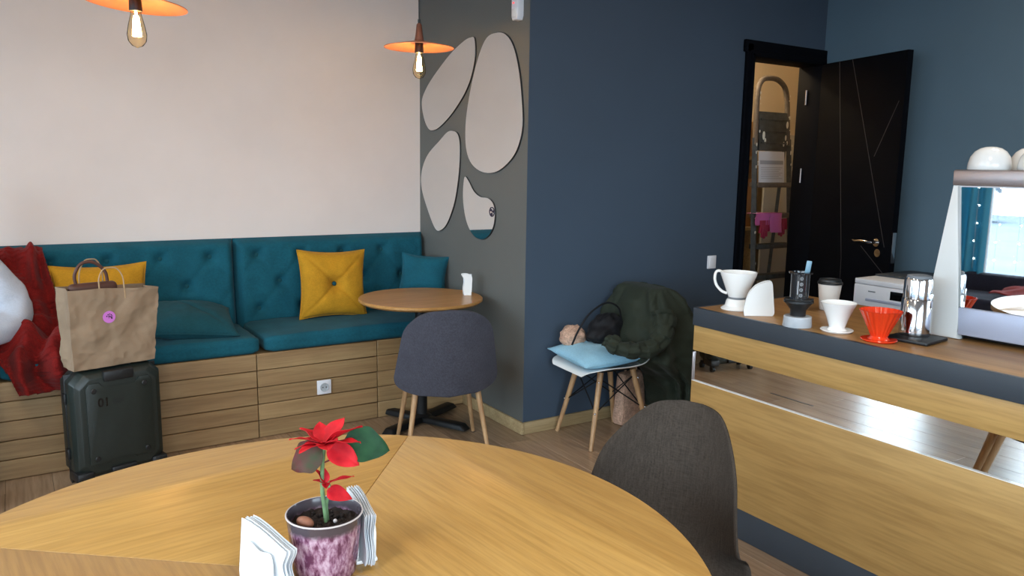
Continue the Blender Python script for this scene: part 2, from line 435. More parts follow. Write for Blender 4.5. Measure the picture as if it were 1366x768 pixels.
def bake_skin(name, verts, edges, radii, mat, parent=None, root=0, sub=2):
    me = bpy.data.meshes.new(name); me.from_pydata(verts, edges, [])
    o = bpy.data.objects.new(name, me); COL.objects.link(o)
    sk = o.modifiers.new('skin', 'SKIN'); sk.use_smooth_shade = True; sk.branch_smoothing = 0.6
    for i, r in enumerate(radii):
        d = me.skin_vertices[0].data[i]; d.radius = (r, r) if not isinstance(r, tuple) else r; d.use_root = (i == root)
    sb = o.modifiers.new('sub', 'SUBSURF'); sb.levels = sub; sb.render_levels = sub
    dg = bpy.context.evaluated_depsgraph_get(); dg.update()
    m2 = bpy.data.meshes.new_from_object(o.evaluated_get(dg)); m2.name = name
    bpy.data.objects.remove(o)
    for p in m2.polygons: p.use_smooth = True
    m2.materials.clear(); m2.materials.append(M[mat])
    o2 = bpy.data.objects.new(name, m2); COL.objects.link(o2)
    if parent: o2.parent = parent
    return o2

# ------------------------------------------------------------------ room shell
XL, XR, YF, YB, ZC = -2.4, 4.80, -2.6, 4.865, 3.05
YW, XG = 3.545, 2.355            # navy wall plane, grey return wall plane

flo = B().box((1.4, 1.1, -0.06), (10.2, 7.8, 0.09)).obj('floor', 'floorsub'); structure(flo, 'brown wood plank floor')
PW = 0.19
plank_me = {}
def plank_mesh(L):
    L = round(L, 2)
    if L not in plank_me:
        m = B().box((0, 0, -0.0075), (PW-0.001, L-0.001, 0.015), 0.001, seg=1).mesh('plank'); m.materials.append(M['floor']); plank_me[L] = m
    return plank_me[L]
col_i = 0; x = XL+PW/2
while x < XR:
    y = YF + 0.05
    off = [1.2, 0.45, 0.8, 0.25, 1.0, 0.6][col_i % 6]; first = True
    ymax = YB if x < XG else YW
    while y < ymax-0.04:
        L = min(off if first else 1.2, ymax-y); first = False
        link_mesh('plank', plank_mesh(L), flo, (x, y+L/2, 0)); y += L
    x += PW; col_i += 1
# narrow dark expansion slot in the floor
B().box((0.58, 3.22, 0.0006), (0.012, 0.34, 0.0012)).obj('floor_slot', 'casedark', flo)

structure(B().box((1.4, 1.1, ZC+0.05), (10.2, 7.8, 0.1)).obj('ceiling', 'white'), 'white ceiling')
structure(B().box(((XL+XG)/2, YB+0.1, ZC/2), (XG-XL, 0.2, ZC)).obj('wall_back', 'pink'), 'pale pink plaster wall above the bench')
structure(B().box((XG+0.1, (YW+YB+0.2)/2+0.001, ZC/2), (0.2, YB+0.2-YW-0.002, ZC)).obj('wall_return', 'gray'), 'warm grey wall with the pebble mirrors')
# navy wall with a door opening
DX0, DX1, DZ = 4.035, 4.78, 2.26
wn = B()
wn.box(((XG+0.001+DX0)/2, YW+0.075, ZC/2), (DX0-XG-0.001, 0.15, ZC))
wn.box(((DX0+DX1)/2, YW+0.075, (DZ+ZC)/2), (DX1-DX0, 0.15, ZC-DZ))
wn.box(((DX1+XR+0.2)/2, YW+0.075, ZC/2), (XR+0.2-DX1, 0.15, ZC))
structure(wn.obj('wall_navy', 'navy'), 'dark navy wall')
structure(B().box((XR+0.1, (YF+YW)/2, ZC/2), (0.2, YW-YF, ZC)).obj('wall_right', 'tealgrey'), 'blue grey wall behind the counter')

def window_wall(n, axis, pos, a0, a1, wa0, wa1, z0, z1, nm, name):
    """a wall with one wide window; axis 'x' = plane of constant X"""
    w = B(); T = 0.2
    def bx(bb, u0, u1, v0, v1, t0, t1, bev=0.0):
        c = ((t0+t1)/2, (u0+u1)/2, (v0+v1)/2); s = (t1-t0, u1-u0, v1-v0)
        if axis == 'y': c = (c[1], c[0], c[2]); s = (s[1], s[0], s[2])
        bb.box(c, s, bev)
    t0, t1 = pos-T, pos
    bx(w, a0, a1, 0, z0, t0, t1); bx(w, a0, a1, z1, ZC, t0, t1)
    bx(w, a0, wa0, z0, z1, t0, t1); bx(w, wa1, a1, z0, z1, t0, t1)
    structure(w.obj(name, 'pink'))
    win = struct_empty('window_%d' % n)
    f = B(); d0, d1 = pos-0.09, pos-0.03
    bx(f, wa0, wa1, z0, z0+0.06, d0, d1, 0.005); bx(f, wa0, wa1, z1-0.06, z1, d0, d1, 0.005)
    step = (wa1-wa0)/nm
    for i in range(nm+1):
        u = wa0+i*step; u = min(max(u, wa0+0.03), wa1-0.03)
        bx(f, u-0.03, u+0.03, z0+0.06, z1-0.06, d0, d1, 0.005)
    f.obj('window_frame', 'frame', win)
    for i in range(nm):
        p = B(); bx(p, wa0+i*step+0.028, wa0+(i+1)*step-0.028, z0+0.058, z1-0.058, pos-0.062, pos-0.056)
        p.obj('pane', 'pane', win, smooth=False)
    s = B(); bx(s, wa0-0.03, wa1+0.03, z0-0.03, z0, pos-0.03, pos+0.16, 0.006); s.obj('window_sill', 'frame', win)
window_wall(1, 'x', XL, YF, YB, -1.3, 4.7, 0.5, 2.75, 4, 'wall_left')
window_wall(2, 'y', YF, XL, XR+0.2, -2.1, 1.8, 0.5, 2.75, 4, 'wall_front')

# baseboards (grey wall and navy wall)
structure(B().box((XG-0.009, (YW+4.22)/2-0.009, 0.035), (0.018, 4.22-YW+0.018, 0.07), 0.004).obj('baseboard_return', 'base_oak'), 'pale wooden baseboard under the grey wall')
structure(B().box(((XG+DX0-0.06)/2, YW-0.009, 0.035), (DX0-0.06-XG, 0.018, 0.07), 0.004).obj('baseboard_navy', 'base_oak'), 'pale wooden baseboard under the navy wall')

# closet behind the door opening
def slab(name, c, s, mat, label): structure(B().box(c, s).obj(name, mat), label)
slab('wall_closet_back', (5.1, 4.75, 1.4), (2.8, 0.1, 2.8), 'cream', 'cream back wall of the closet')
slab('wall_closet_left', (3.75, 4.21, 1.4), (0.1, 0.97, 2.8), 'cream', 'cream side wall of the closet')
slab('wall_closet_right', (6.45, 4.21, 1.4), (0.1, 0.97, 2.8), 'cream', 'cream far wall of the closet')
slab('wall_closet_front', (5.72, 3.66, 1.4), (1.36, 0.12, 2.8), 'cream', 'inner closet wall beside the door')
slab('floor_closet', (5.1, 4.21, -0.05), (2.6, 0.97, 0.1), 'floorsub', 'closet floor')
slab('ceiling_closet', (5.1, 4.21, 2.85), (2.9, 1.2, 0.1), 'white', 'closet ceiling')

# door: frame, leaf, grooves, handle, lock, latch plate, hinges
door = struct_empty('door_1'); door['label'] = 'black closet door standing open into the room'
fr = B()
for sx in (DX0+0.0125, DX1-0.02): fr.box((sx, YW+0.056, DZ/2-0.01), (0.025 if sx < 4.4 else 0.04, 0.196, DZ-0.02), 0.004)
fr.box(((DX0+DX1)/2, YW+0.056, DZ-0.02), (DX1-DX0, 0.196, 0.04), 0.004)
fr.box((DX0-0.003, YW-0.012, DZ/2+0.02), (0.055, 0.024, DZ+0.04), 0.004)
fr.box(((DX0+DX1)/2-0.01, YW-0.012, DZ+0.025), (DX1-DX0+0.08, 0.024, 0.075), 0.004)
fr.obj('door_frame', 'blackdoor', door)
hinge = Vector((4.74, YW-0.035, 0)); lu = Vector((-0.19, -0.72, 0)).normalized(); ln = Vector((-lu.y, lu.x, 0)) * -1.0
if ln.x > 0: ln = -ln
LM = basis(hinge, lu, (0, 0, 1), -ln)    # local x along leaf, y up, z away from the viewer
LMi = LM
leaf = B().prism([(0.0, 0.012), (0.752, 0.012), (0.752, 2.225), (0.0, 2.225)], 0.042, LM, bev=0.002).obj('door_leaf', 'blackdoor', door)
def leaf_bar(a, b, w, mat, name, parent, d=0.0015):
    a, b = Vector(a), Vector(b); t = (b-a).normalized(); p = Vector((-t.y, t.x))*w/2
    bm = B().prism([tuple(a-p), tuple(b-p), tuple(b+p), tuple(a+p)], d, LM @ Matrix.Translation((0, 0, -d+0.0004)))
    return bm.obj(name, mat, parent)
for a, b in (((0.17, 2.222), (0.33, 0.93)), ((0.33, 0.93), (0.36, 0.02)), ((0.29, 2.222), (0.70, 1.04)), ((0.715, 1.93), (0.55, 1.60)), ((0.50, 1.03), (0.715, 0.87))):
    leaf_bar(a, b, 0.0035, 'groove', 'groove', leaf)
hd = B()
hd.tube([LM @ Vector((0.64, 1.065, 0.0)), LM @ Vector((0.64, 1.065, -0.05)), LM @ Vector((0.62, 1.066, -0.056)), LM @ Vector((0.56, 1.07, -0.056)), LM @ Vector((0.50, 1.064, -0.05)), LM @ Vector((0.475, 1.068, -0.045))], [0.009, 0.009, 0.010, 0.009, 0.008, 0.006], 12)
hd.tube([LM @ Vector((0.64, 1.065, 0.0)), LM @ Vector((0.64, 1.065, -0.012))], 0.026, 20)
hd.obj('door_handle', 'chrome', leaf)
B().tube([LM @ Vector((0.655, 1.0, 0.0)), LM @ Vector((0.655, 1.0, -0.01))], 0.025, 20).obj('lock_rosette', 'chrome', leaf)
B().box((0, 0, 0), (0.0035, 0.028, 0.19), 0.001).obj('latch_plate', 'chrome', leaf, loc=LM @ Vector((0.7535, 1.04, 0.021)), rot=(0, 0, math.atan2(lu.y, lu.x)))
for z in (2.01, 1.47, 0.3):
    B().tube([(4.735, YW+0.075, z-0.05), (4.735, YW+0.075, z+0.05)], 0.006, 10).obj('hinge', 'brushed', door)

# light switch, motion sensor
sw = thing('light_switch', 'white square light switch on navy wall beside the door', 'switch', (3.80, YW, 0.91))
B().box((0, -0.005, 0), (0.075, 0.01, 0.085), 0.003).obj('plate', 'whiteplastic', sw)
B().box((0, -0.0115, 0), (0.05, 0.004, 0.06), 0.0015).obj('rocker', 'whiteplastic', sw)
sn = thing('motion_sensor', 'white motion sensor high on the grey wall above the pebble mirrors', 'sensor', (XG, 3.64, 2.33))
B().prism([(-0.032, 0.07), (0.032, 0.07), (0.032, -0.035), (0.022, -0.058), (-0.022, -0.058), (-0.032, -0.035)], 0.038, basis((0, 0, 0), (0, -1, 0), (0, 0, 1), (-1, 0, 0)), 0.006).obj('housing', 'whiteplastic', sn)
B().box((-0.0395, 0, -0.022), (0.003, 0.045, 0.045), 0.001).obj('lens', 'ceramic', sn)
B().box((-0.0395, 0.008, 0.03), (0.002, 0.012, 0.006), 0.0005).obj('indicator_light', 'redled', sn)

# pebble mirrors: outlines in wall coordinates (Y, z), traced as real flat mirrors
CAMR = cam.matrix_world.to_3x3(); CAMP = Vector((0, 0, 1.5))
def ray(px, py): return CAMR @ Vector((px-683.0, 384.0-py, -1040.0))
def on_x(px, py, X): d = ray(px, py); return CAMP + d*(X/d.x)
def on_y(px, py, Y): d = ray(px, py); return CAMP + d*(Y/d.y)
def on_z(px, py, Z): d = ray(px, py); return CAMP + d*((Z-1.5)/d.z)
MIR = [
    ('leaf-shaped wall mirror, upper left of the four on the grey wall',
     [(635, 52), (635.5, 75), (631, 100), (622, 124), (606, 150), (590, 168), (580, 174), (573, 172), (567, 158), (564, 136), (570, 118), (583, 97), (602, 72), (620, 55), (630, 49.5)]),
    ('tallest pebble-shaped wall mirror, upper right of the four on the grey wall',
     [(665, 43), (677, 46), (687, 62), (694, 92), (698, 130), (699, 168), (693, 196), (682, 215), (664, 229.5), (645, 230), (630, 218), (623, 196), (623, 160), (630, 115), (640, 75), (651, 50)]),
    ('teardrop wall mirror, lower left of the four on the grey wall',
     [(605, 174), (612, 178), (615, 193), (614, 230), (608, 270), (598, 298), (589, 307.5), (582, 305), (573, 283), (564, 252), (564, 228), (572, 206), (588, 187), (598, 176)]),
    ('smallest boot-shaped wall mirror with a round black emblem, lowest on the grey wall',
     [(621, 236), (626, 240), (634, 255), (643, 262), (653, 264), (660, 272), (662, 286), (660, 302), (654, 314), (645, 319.5), (634, 315), (626, 302), (621, 283), (619, 260)]),
]
for lab, px in MIR:
    pts = spline([((on_x(a, b, XG).y), on_x(a, b, XG).z) for a, b in px], 5, True)
    cy = sum(p.x for p in pts)/len(pts); cz = sum(p.y for p in pts)/len(pts)
    t = thing('wall_mirror', lab, 'mirror', (XG, cy, cz), 0, 'pebble mirrors on the grey wall')
    F = basis((0, 0, 0), (0, 1, 0), (0, 0, 1), (1, 0, 0))
    out = [(p.x-cy, p.y-cz) for p in pts]
    B().prism([(x*1.0, y*1.0) for x, y in out], 0.007, F @ Matrix.Translation((0, 0, -0.0075))).obj('backing', 'mirror_edge', t)
    inn = []
    for (x, y) in out:
        L = math.hypot(x, y); k = (L-0.003)/L; inn.append((x*k, y*k))
    B().prism(inn, 0.0015, F @ Matrix.Translation((0, 0, -0.0092))).obj('mirror_glass', 'mirror', t, smooth=False)
    if 'emblem' in lab:
        q = on_x(658, 282.5, XG); e = B()
        yy, zz = q.y-cy, q.z-cz
        e.tube([(-0.0098, yy+0.026*math.cos(a), zz+0.026*math.sin(a)) for a in [2*PI*k/24 for k in range(24)]], 0.003, 6, closed=True)
        for k in range(3):
            a0 = 2*PI*k/3+0.5
            e.tube([(-0.0098, yy+0.004*math.cos(a0), zz+0.004*math.sin(a0)), (-0.0098, yy+0.014*math.cos(a0+0.35), zz+0.014*math.sin(a0+0.35)), (-0.0098, yy+0.025*math.cos(a0+0.2), zz+0.025*math.sin(a0+0.2))], [0.002, 0.008, 0.003], 6)
        e.obj('emblem', 'ink', t)

# ------------------------------------------------------------------ pendants
def pendant(loc, tilt, label):
    """loc = centre of the disc"""
    t = thing('pendant_lamp', label, 'lamp', loc, 0, 'copper disc pendant lamps')
    R = 0.186
    rot = (tilt[0], tilt[1], 0)
    B().lathe([(0.0, 0.028), (0.03, 0.028), (0.06, 0.022), (R*0.7, 0.008), (R, -0.004), (R, -0.007), (R*0.7, 0.004), (0.05, 0.016), (0.0, 0.018)], 48).obj('shade', 'copper', t, rot=rot)
    B().lathe([(0.0, 0.12), (0.008, 0.12), (0.014, 0.112), (0.020, 0.06), (0.026, 0.03), (0.0, 0.028)], 24).obj('copper_socket', 'copperdull', t)
    h = ZC-loc[2]
    B().tube([(0, 0, 0.11), (0, 0, h)], 0.0035, 8).tube([(0, 0, 0.118), (0, 0, 0.14)], 0.007, 10).obj('cable', 'casedark', t)
    B().lathe([(0, h), (0.05, h), (0.05, h-0.02), (0, h-0.025)], 24).obj('ceiling_rose', 'casedark', t)
    B().lathe([(0.0, 0.02), (0.022, 0.02), (0.024, -0.02), (0.024, -0.032), (0.0, -0.032)], 24).obj('lamp_holder', 'casedark', t)
    gl = B().lathe([(0.018, -0.032), (0.020, -0.045), (0.030, -0.085), (0.036, -0.118), (0.033, -0.142), (0.020, -0.160), (0.0, -0.168)], 24).obj('bulb', 'bulbglass', t)
    f = B()
    for k in range(6):
        a = 2*PI*k/6
        f.tube([(0.006*math.cos(a), 0.006*math.sin(a), -0.05), (0.013*math.cos(a), 0.013*math.sin(a), -0.125)], 0.0042, 6)
    f.tube([(0, 0, -0.034), (0, 0, -0.06)], 0.004, 6)
    f.obj('filament', 'filament', gl)
    return t
pendant((1.885, 3.90, 2.125), (0.0, 0.0), 'copper disc pendant lamp by the wall corner, over the small table')
pendant((0.448, 3.40, 2.098), (0.0, 0.07), 'copper disc pendant lamp at top left, in front of the pink wall')

# ------------------------------------------------------------------ banquette bench
YS = 4.22; ZS = 0.475
bench = thing('banquette_bench', 'long wall bench with tufted teal backrest and horizontal oak boards', 'bench', (0, YS, 0))
def bl(p): return (p[0], p[1]-YS, p[2])
BX0 = -1.345
B().box(bl(((BX0+XG)/2+0.0, (YS+0.022+YB)/2, ZS/2)), (XG-BX0-0.004, YB-YS-0.024, ZS-0.01)).obj('bench_box', 'bench_oak', bench)
xs = [XG-0.004, 1.76, 1.06, 0.36, -0.34, -1.04, BX0+0.002]
zs = [0.0, 0.098, 0.19, 0.285, 0.38, ZS]
bm_cache = {}
for i in range(len(xs)-1):
    for j in range(5):
        w = xs[i]-xs[i+1]-0.004; h = zs[j+1]-zs[j]-0.004; key = (round(w, 3), round(h, 3))
        if key not in bm_cache:
            m = B().box((0, 0, 0), (w, 0.02, h), 0.0025, seg=1).mesh('board'); m.materials.append(M['bench_oak']); bm_cache[key] = m
        link_mesh('board', bm_cache[key], bench, bl(((xs[i]+xs[i+1])/2, YS+0.011+random.uniform(-0.0012, 0.0012), (zs[j]+zs[j+1])/2)))
def tufted(x0, x1, z0, z1, ph):
    """upholstered backrest panel with diamond creases"""
    w, h = x1-x0, z1-z0; cx = (x0+x1)/2
    yb, yf = YB-0.004, 4.745
    btn = []
    for r, z in enumerate((0.95, 0.785, 0.625)):
        for k in range(-2, 12):
            x = 0.145+0.27*k+(0.135 if r == 1 else 0)
            if x0+0.06 < x < x1-0.06: btn.append((x, z))
    def y_at(x, z):
        ex = min(x-x0, x1-x)/0.05; ez = min(z-z0, z1-z)/0.05
        e = 1-(1-min(ex, 1))**2.4 * 1.0; e2 = 1-(1-min(ez, 1))**2.4
        d = 0.075*e*e2
        a = (x-0.145)/0.27; b = (z-0.95)/0.325
        for q in (a+b, a-b):
            f = abs(q-round(q)); d -= 0.0045*math.exp(-(f/0.06)**2)*min(1, ez)*min(1, ex)
        for (bx, bz) in btn:
            r2 = (x-bx)**2+(z-bz)**2; d -= 0.034*math.exp(-r2/0.0011)
        d += 0.004*nz(x, z, 1.7, 7)
        lean = 0.05*(1-(z-z0)/h)
        return yb-0.012-d-lean
    nu, nv = int(w/0.012), int(h/0.012)
    def fn(u, v): x = x0+w*u; z = z0+h*v; return bl((x, y_at(x, z), z))
    bb = B().grid(fn, nu, nv)
    bb.box(bl((cx, yb-0.010, (z0+z1)/2)), (w-0.001, 0.016, h))
    p = bb.obj('backrest_panel', 'teal', bench, sharp=60)
    for (bx, bz) in btn:
        B().sphere((0, 0, 0), 0.0155, 12, 8, (1, 0.5, 1)).obj('button', 'tealdark', p, loc=bl((bx, y_at(bx, bz)-0.005, bz)))
for x0, x1 in ((1.098, XG-0.004), (-0.122, 1.094), (-1.342, -0.126)): tufted(x0, x1, 0.47, 1.05, 0)

def block_cushion(w, d, h, seed=0, puff=0.012, rr=0.05):
    """soft rectangular cushion, origin at bottom centre; rounded-box grid with sag noise"""
    bb = B(); bm = bb.bm
    bmesh.ops.create_cube(bm, size=1.0)
    bmesh.ops.subdivide_edges(bm, edges=bm.edges[:], cuts=22, use_grid_fill=True)
    for v in bm.verts:
        p = Vector((v.co.x*w, v.co.y*d, v.co.z*h))
        q = Vector((max(-w/2+rr, min(w/2-rr, p.x)), max(-d/2+rr, min(d/2-rr, p.y)), max(-h/2+rr*0.6, min(h/2-rr*0.6, p.z))))
        dd = p-q
        if dd.length > 1e-6:
            p = q + dd.normalized()*min(dd.length, rr*0.8)
        top = v.co.z > 0.3
        if top: p.z += puff*(1-(2*v.co.x)**4)*(1-(2*v.co.y)**4) + 0.006*nz(p.x+seed, p.y, seed, 6)
        p.y += 0.005*nz(p.x+seed, p.z, 3.1, 5)
        v.co = p + Vector((0, 0, h/2))
    return bb
for x0, x1, lab in ((1.10, XG-0.006, 'teal bench seat cushion under the small round table'), (-0.12, 1.095, 'teal bench seat cushion behind the suitcase and paper bag'), (-1.34, -0.125, 'teal bench seat cushion under the seated person')):
    o = block_cushion(x1-x0, 0.53, 0.085, x0).obj('seat_cushion', 'teal', loc=((x0+x1)/2, YS-0.012+0.265, ZS+0.001), sharp=70)
    tag(o, lab, 'cushion', 'bench seat cushions')

def pillow(w, h, t, button=False, seed=0, pinch=0.10, crease=0.0, n=44):
    """scatter pillow lying in xy, thickness along z, centred"""
    bb = B()
    def side(sg):
        def fn(a, b):
            u, v = 2*a-1, 2*b-1
            x = w/2*u*(1-pinch*(1-abs(u)**1.5)*0 - pinch*(1-v*v)*abs(u)**3)
            y = h/2*v*(1-pinch*(1-u*u)*abs(v)**3)
            e = max(0.0, (1-abs(u)**2.6)*(1-abs(v)**2.6))
            z = t/2*e**0.55
            if button:
                r2 = (x*x+y*y); z -= t*0.34*math.exp(-r2/(0.0022))*1.0
                for q in (abs(u-v), abs(u+v)): z -= t*0.085*math.exp(-(q/0.05)**2)*(1-min(1, max(abs(u), abs(v))**2))
            if crease: z -= crease*math.exp(-((u*0.8+v*0.6-0.1)/0.06)**2)*e
            z += 0.05*t*nz(x+seed, y, seed, 9)*e + 0.02*t*nz(x+seed, y, seed+4, 28)*e
            return (x, y, sg*z)
        return fn
    bb.grid(side(1), n, n); bb.grid(side(-1), n, n)
    bb.tube([(w/2*u*(1-pinch*(1-v*v)*abs(u)**3), h/2*v*(1-pinch*(1-u*u)*abs(v)**3), 0) for u, v in
             [(-1+2*k/20, -1) for k in range(20)]+[(1, -1+2*k/20) for k in range(20)]+[(1-2*k/20, 1) for k in range(20)]+[(-1, 1-2*k/20) for k in range(20)]], 0.004, 6, closed=True)
    return bb
# mustard pillow with a button, standing against the backrest
t = thing('throw_pillow', 'mustard square pillow with central button leaning on the backrest', 'pillow', (1.63, 4.60, 0.772), rot=(PI/2-0.16, 0.035, 0.0))
p = pillow(0.43, 0.42, 0.15, True, 2.0).obj('pillow_cover', 'yellow', t, sharp=70)
B().sphere((0, 0, 0.028), 0.014, 14, 8, (1, 1, 0.6)).obj('button', M['tealdark'], t)
tag(pillow(0.46, 0.42, 0.14, False, 5.0).obj('throw_pillow', 'yellow', loc=(0.36, 4.58, 0.755), rot=(PI/2-0.22, 0.0, 0.0), sharp=70), 'mustard pillow half hidden behind the paper bag', 'pillow')
tag(pillow(0.46, 0.40, 0.17, False, 8.0, 0.06, 0.012).obj('throw_pillow', 'tealdark', loc=(0.775, 4.48, 0.642), rot=(0.22, 0.10, -0.06), sharp=70), 'dark teal pillow lying flat on the seat beside the paper bag', 'pillow')
tag(pillow(0.30, 0.27, 0.13, False, 3.0).obj('throw_pillow', 'teal', loc=(2.20, 4.50, 0.80), rot=(PI/2-0.2, 0.1, -0.5), sharp=70), 'small teal pillow propped up in the bench corner behind the small table', 'pillow')

# power socket in the bench front
so = thing('power_socket', 'white square power socket set in the bench boards', 'socket', (1.43, YS-0.001, 0.24))
B().box((0, -0.005, 0), (0.082, 0.01, 0.082), 0.003).obj('plate', 'whiteplastic', so)
B().lathe([(0.0, 0.004), (0.019, 0.004), (0.022, 0.0075), (0.025, 0.0075), (0.025, 0.0)], 28).obj('recess', 'frost', so, loc=(0, -0.0095, 0), rot=(PI/2, 0, 0))
B().tube([(-0.0095, -0.012, 0), (-0.0095, -0.0150, 0)], 0.0035, 8).tube([(0.0095, -0.012, 0), (0.0095, -0.0150, 0)], 0.0035, 8).obj('pin_holes', 'casedark', so)

# ------------------------------------------------------------------ small round table by the bench
st = thing('bistro_table', 'small round oak table with black column base by the bench', 'table', (1.95, 4.02, 0))
B().lathe([(0, 0.75), (0.352, 0.75), (0.356, 0.746), (0.356, 0.736), (0.34, 0.724), (0, 0.724)], 64).obj('tabletop', 'oak_small', st)
B().lathe([(0, 0.724), (0.14, 0.724), (0.14, 0.715), (0.035, 0.70), (0.035, 0.06), (0.06, 0.045), (0, 0.045)], 24).obj('column', 'blackmetal', st)
for k in range(4):
    a = PI/4*0.6+k*PI/2
    B().box((0.165, 0, 0.028), (0.33, 0.075, 0.035), 0.010, taper=0.8).obj('foot', 'blackmetal', st, rot=(0, 0, a))

def napkin_stack_small(loc, rz, label):
    t = thing('napkin_holder', label, 'napkin holder', loc, rz)
    out = spline([(-0.022, 0), (-0.026, 0.04), (-0.02, 0.09), (-0.034, 0.125), (0.02, 0.118), (0.024, 0.06), (0.02, 0)], 5)
    pts = [(p.x, p.y) for p in out]
    for s in (-1, 1):
        B().prism(pts, 0.004, basis((0, s*0.014-0.002, 0), (1, 0, 0), (0, 0, 1), (0, 1, 0)) @ Matrix.Translation((0, 0, 0))).obj('side', 'ceramic', t)
    B().box((0, 0, 0.004), (0.042, 0.03, 0.008), 0.002).obj('base', 'ceramic', t)
    for k in range(4):
        nk = B().box((0.0, -0.008+0.005*k, 0.066), (0.044, 0.003, 0.115), 0).obj('napkin', 'paper', loc=loc, rot=(0, 0.03*(k-1.5), rz))
        tag(nk, ('frontmost', 'second from front', 'third from front', 'rearmost')[k] + ' white paper napkin in the slim holder on the small round table', 'napkin', 'napkins on the small round table')
    return t
napkin_stack_small((2.225, 3.965, 0.7505), -0.3, 'slim white napkin holder at right edge of small round table')

# ------------------------------------------------------------------ shell chairs
def shell(prof, th=0.012, ns=28):
    """prof: list of (y, z, halfwidth, curl) along the centre line from seat front to back top; returns B with a solid shell"""
    ctr = spline([(p[0], p[1], 0) for p in prof], 6); wid = spline([(p[2], p[3], 0) for p in prof], 6)
    N = len(ctr)
    def fn(u, i, off):
        c = ctr[i]; a = ctr[max(i-1, 0)]; b = ctr[min(i+1, N-1)]; t = (b-a).normalized()
        nrm = Vector((-t.y, t.x))        # up on the seat, forward on the back
        if nrm.dot(Vector((0.5, 0.7))) < 0: nrm = -nrm
        q = 2*u-1; w = max(wid[i].x, 0.002); k = wid[i].y*q*q*(w/0.24)
        ed = min(1.0, (1-abs(q))/0.10, i/4.0, (N-1-i)/4.0)
        k -= off*th*(0.45+0.55*math.sqrt(max(0.0, ed)))
        return Vector((w*q, c.x+nrm.x*k, c.y+nrm.y*k))
    B_ = B(); bm = B_.bm; L = []
    for off in (0.0, 1.0): L.append([[bm.verts.new(fn(a/ns, i, off)) for a in range(ns+1)] for i in range(N)])
    for g in L:
        for i in range(N-1):
            for a in range(ns): bm.faces.new((g[i][a], g[i][a+1], g[i+1][a+1], g[i+1][a]))
    ring = [(0, a) for a in range(ns)]+[(i, ns) for i in range(N-1)]+[(N-1, a) for a in range(ns, 0, -1)]+[(i, 0) for i in range(N-1, 0, -1)]
    for k in range(len(ring)):
        (i0, a0), (i1, a1) = ring[k], ring[(k+1) % len(ring)]
        bm.faces.new((L[0][i0][a0], L[0][i1][a1], L[1][i1][a1], L[1][i0][a0]))
    return B_
def dowel(bb, a, b, r0, r1): bb.tube([a, b], [r0, r1], 14); return bb

# grey velvet chair at the small table (local +y faces the table)
gc = thing('dining_chair', 'blue grey velvet chair with rounded back at the small round table', 'chair', (1.872, 3.61, 0), math.radians(-17))
def arch_back(w0, w1, z0, z1, depth, th):
    bb = B()
    def fn(u, v):
        s = 2*u-1; zt = v
        z = z0+(z1-z0)*zt
        if zt < 0.22: w = w0*(0.84+0.16*math.sin(zt/0.22*PI/2))
        else: w = w0+(w1-w0)*((zt-0.22)/0.78)
        cap = 1.0
        if zt > 0.66: q = (zt-0.66)/0.34; cap = max(0.0, 1-q**2.6)**(1/2.6)
        if zt < 0.16: q = (0.16-zt)/0.16; cap = (max(0.0, 1-q**2.6)**(1/2.6))*1.0
        xx = w*cap*s
        y = -0.235 + depth*(xx/0.28)**2 - 0.05*(zt-0.3)
        return (xx, y, z)
    bb.grid(fn, 40, 48)
    bb.bm.normal_update()
    return bb.solidify(th)
bk = arch_back(0.272, 0.215, 0.335, 0.79, 0.10, 0.035)
bk.obj('backrest', 'greyvelvet', gc, sharp=75)
block_cushion(0.44, 0.38, 0.085, 4, 0.015, 0.045).obj('seat', 'greyvelvet', gc, loc=(0, 0.035, 0.385), sharp=70)
for sx in (-1, 1):
    for sy in (-1, 1):
        dowel(B(), (sx*0.155, sy*0.13-0.01, 0.40), (sx*0.215, sy*0.19-0.01, 0.004), 0.017, 0.010).obj('leg', 'leg_wood', gc)
for sx in (-1, 1):
    for sy in (-1, 1):
        B().tube([(sx*0.215, sy*0.19-0.01, 0.006), (sx*0.2155, sy*0.1905-0.01, 0.0)], 0.011, 12).obj('leg_tip', 'casedark', gc)

# white shell chair with dowel legs by the navy wall
wc = thing('shell_chair', 'white plastic shell chair with wooden dowel legs against the navy wall', 'chair', (2.725, 3.295, 0), PI/2-0.10)
prof = [(0.235, 0.405, 0.15, 0.01), (0.21, 0.428, 0.19, 0.012), (0.10, 0.428, 0.222, 0.03), (-0.02, 0.415, 0.226, 0.045), (-0.13, 0.415, 0.226, 0.06), (-0.20, 0.455, 0.222, 0.07), (-0.235, 0.56, 0.205, 0.06), (-0.26, 0.68, 0.185, 0.045), (-0.275, 0.755, 0.15, 0.035), (-0.28, 0.785, 0.10, 0.025), (-0.282, 0.80, 0.03, 0.02)]
shell(prof, 0.008).obj('shell_seat', 'ceramic', wc, sharp=60)
feet = {}
for sx in (-1, 1):
    for sy in (-1, 1):
        a = Vector((sx*0.115, sy*0.105-0.01, 0.408)); b = Vector((sx*0.18, sy*0.195-0.01, 0.0)); feet[(sx, sy)] = (a, b)
        lg = dowel(B(), a, b, 0.017, 0.0115).obj('leg', 'leg_wood', wc)
        d = (b-a)
        bo = B()
        for k in (0.12, 0.52): q = a+d*k; bo.sphere(q+Vector((sx*0.012, sy*0.012, 0)), 0.006, 8, 6)
        bo.obj('bolt', 'chrome', lg)
wr = B()
ks = list(feet)
for (s1, s2) in (((-1, -1), (1, -1)), ((1, -1), (1, 1)), ((1, 1), (-1, 1)), ((-1, 1), (-1, -1))):
    a0, b0 = feet[s1]; a1, b1 = feet[s2]
    wr.tube([a0+(b0-a0)*0.08, a1+(b1-a1)*0.52], 0.0038, 6); wr.tube([a1+(b1-a1)*0.08, a0+(b0-a0)*0.52], 0.0038, 6)
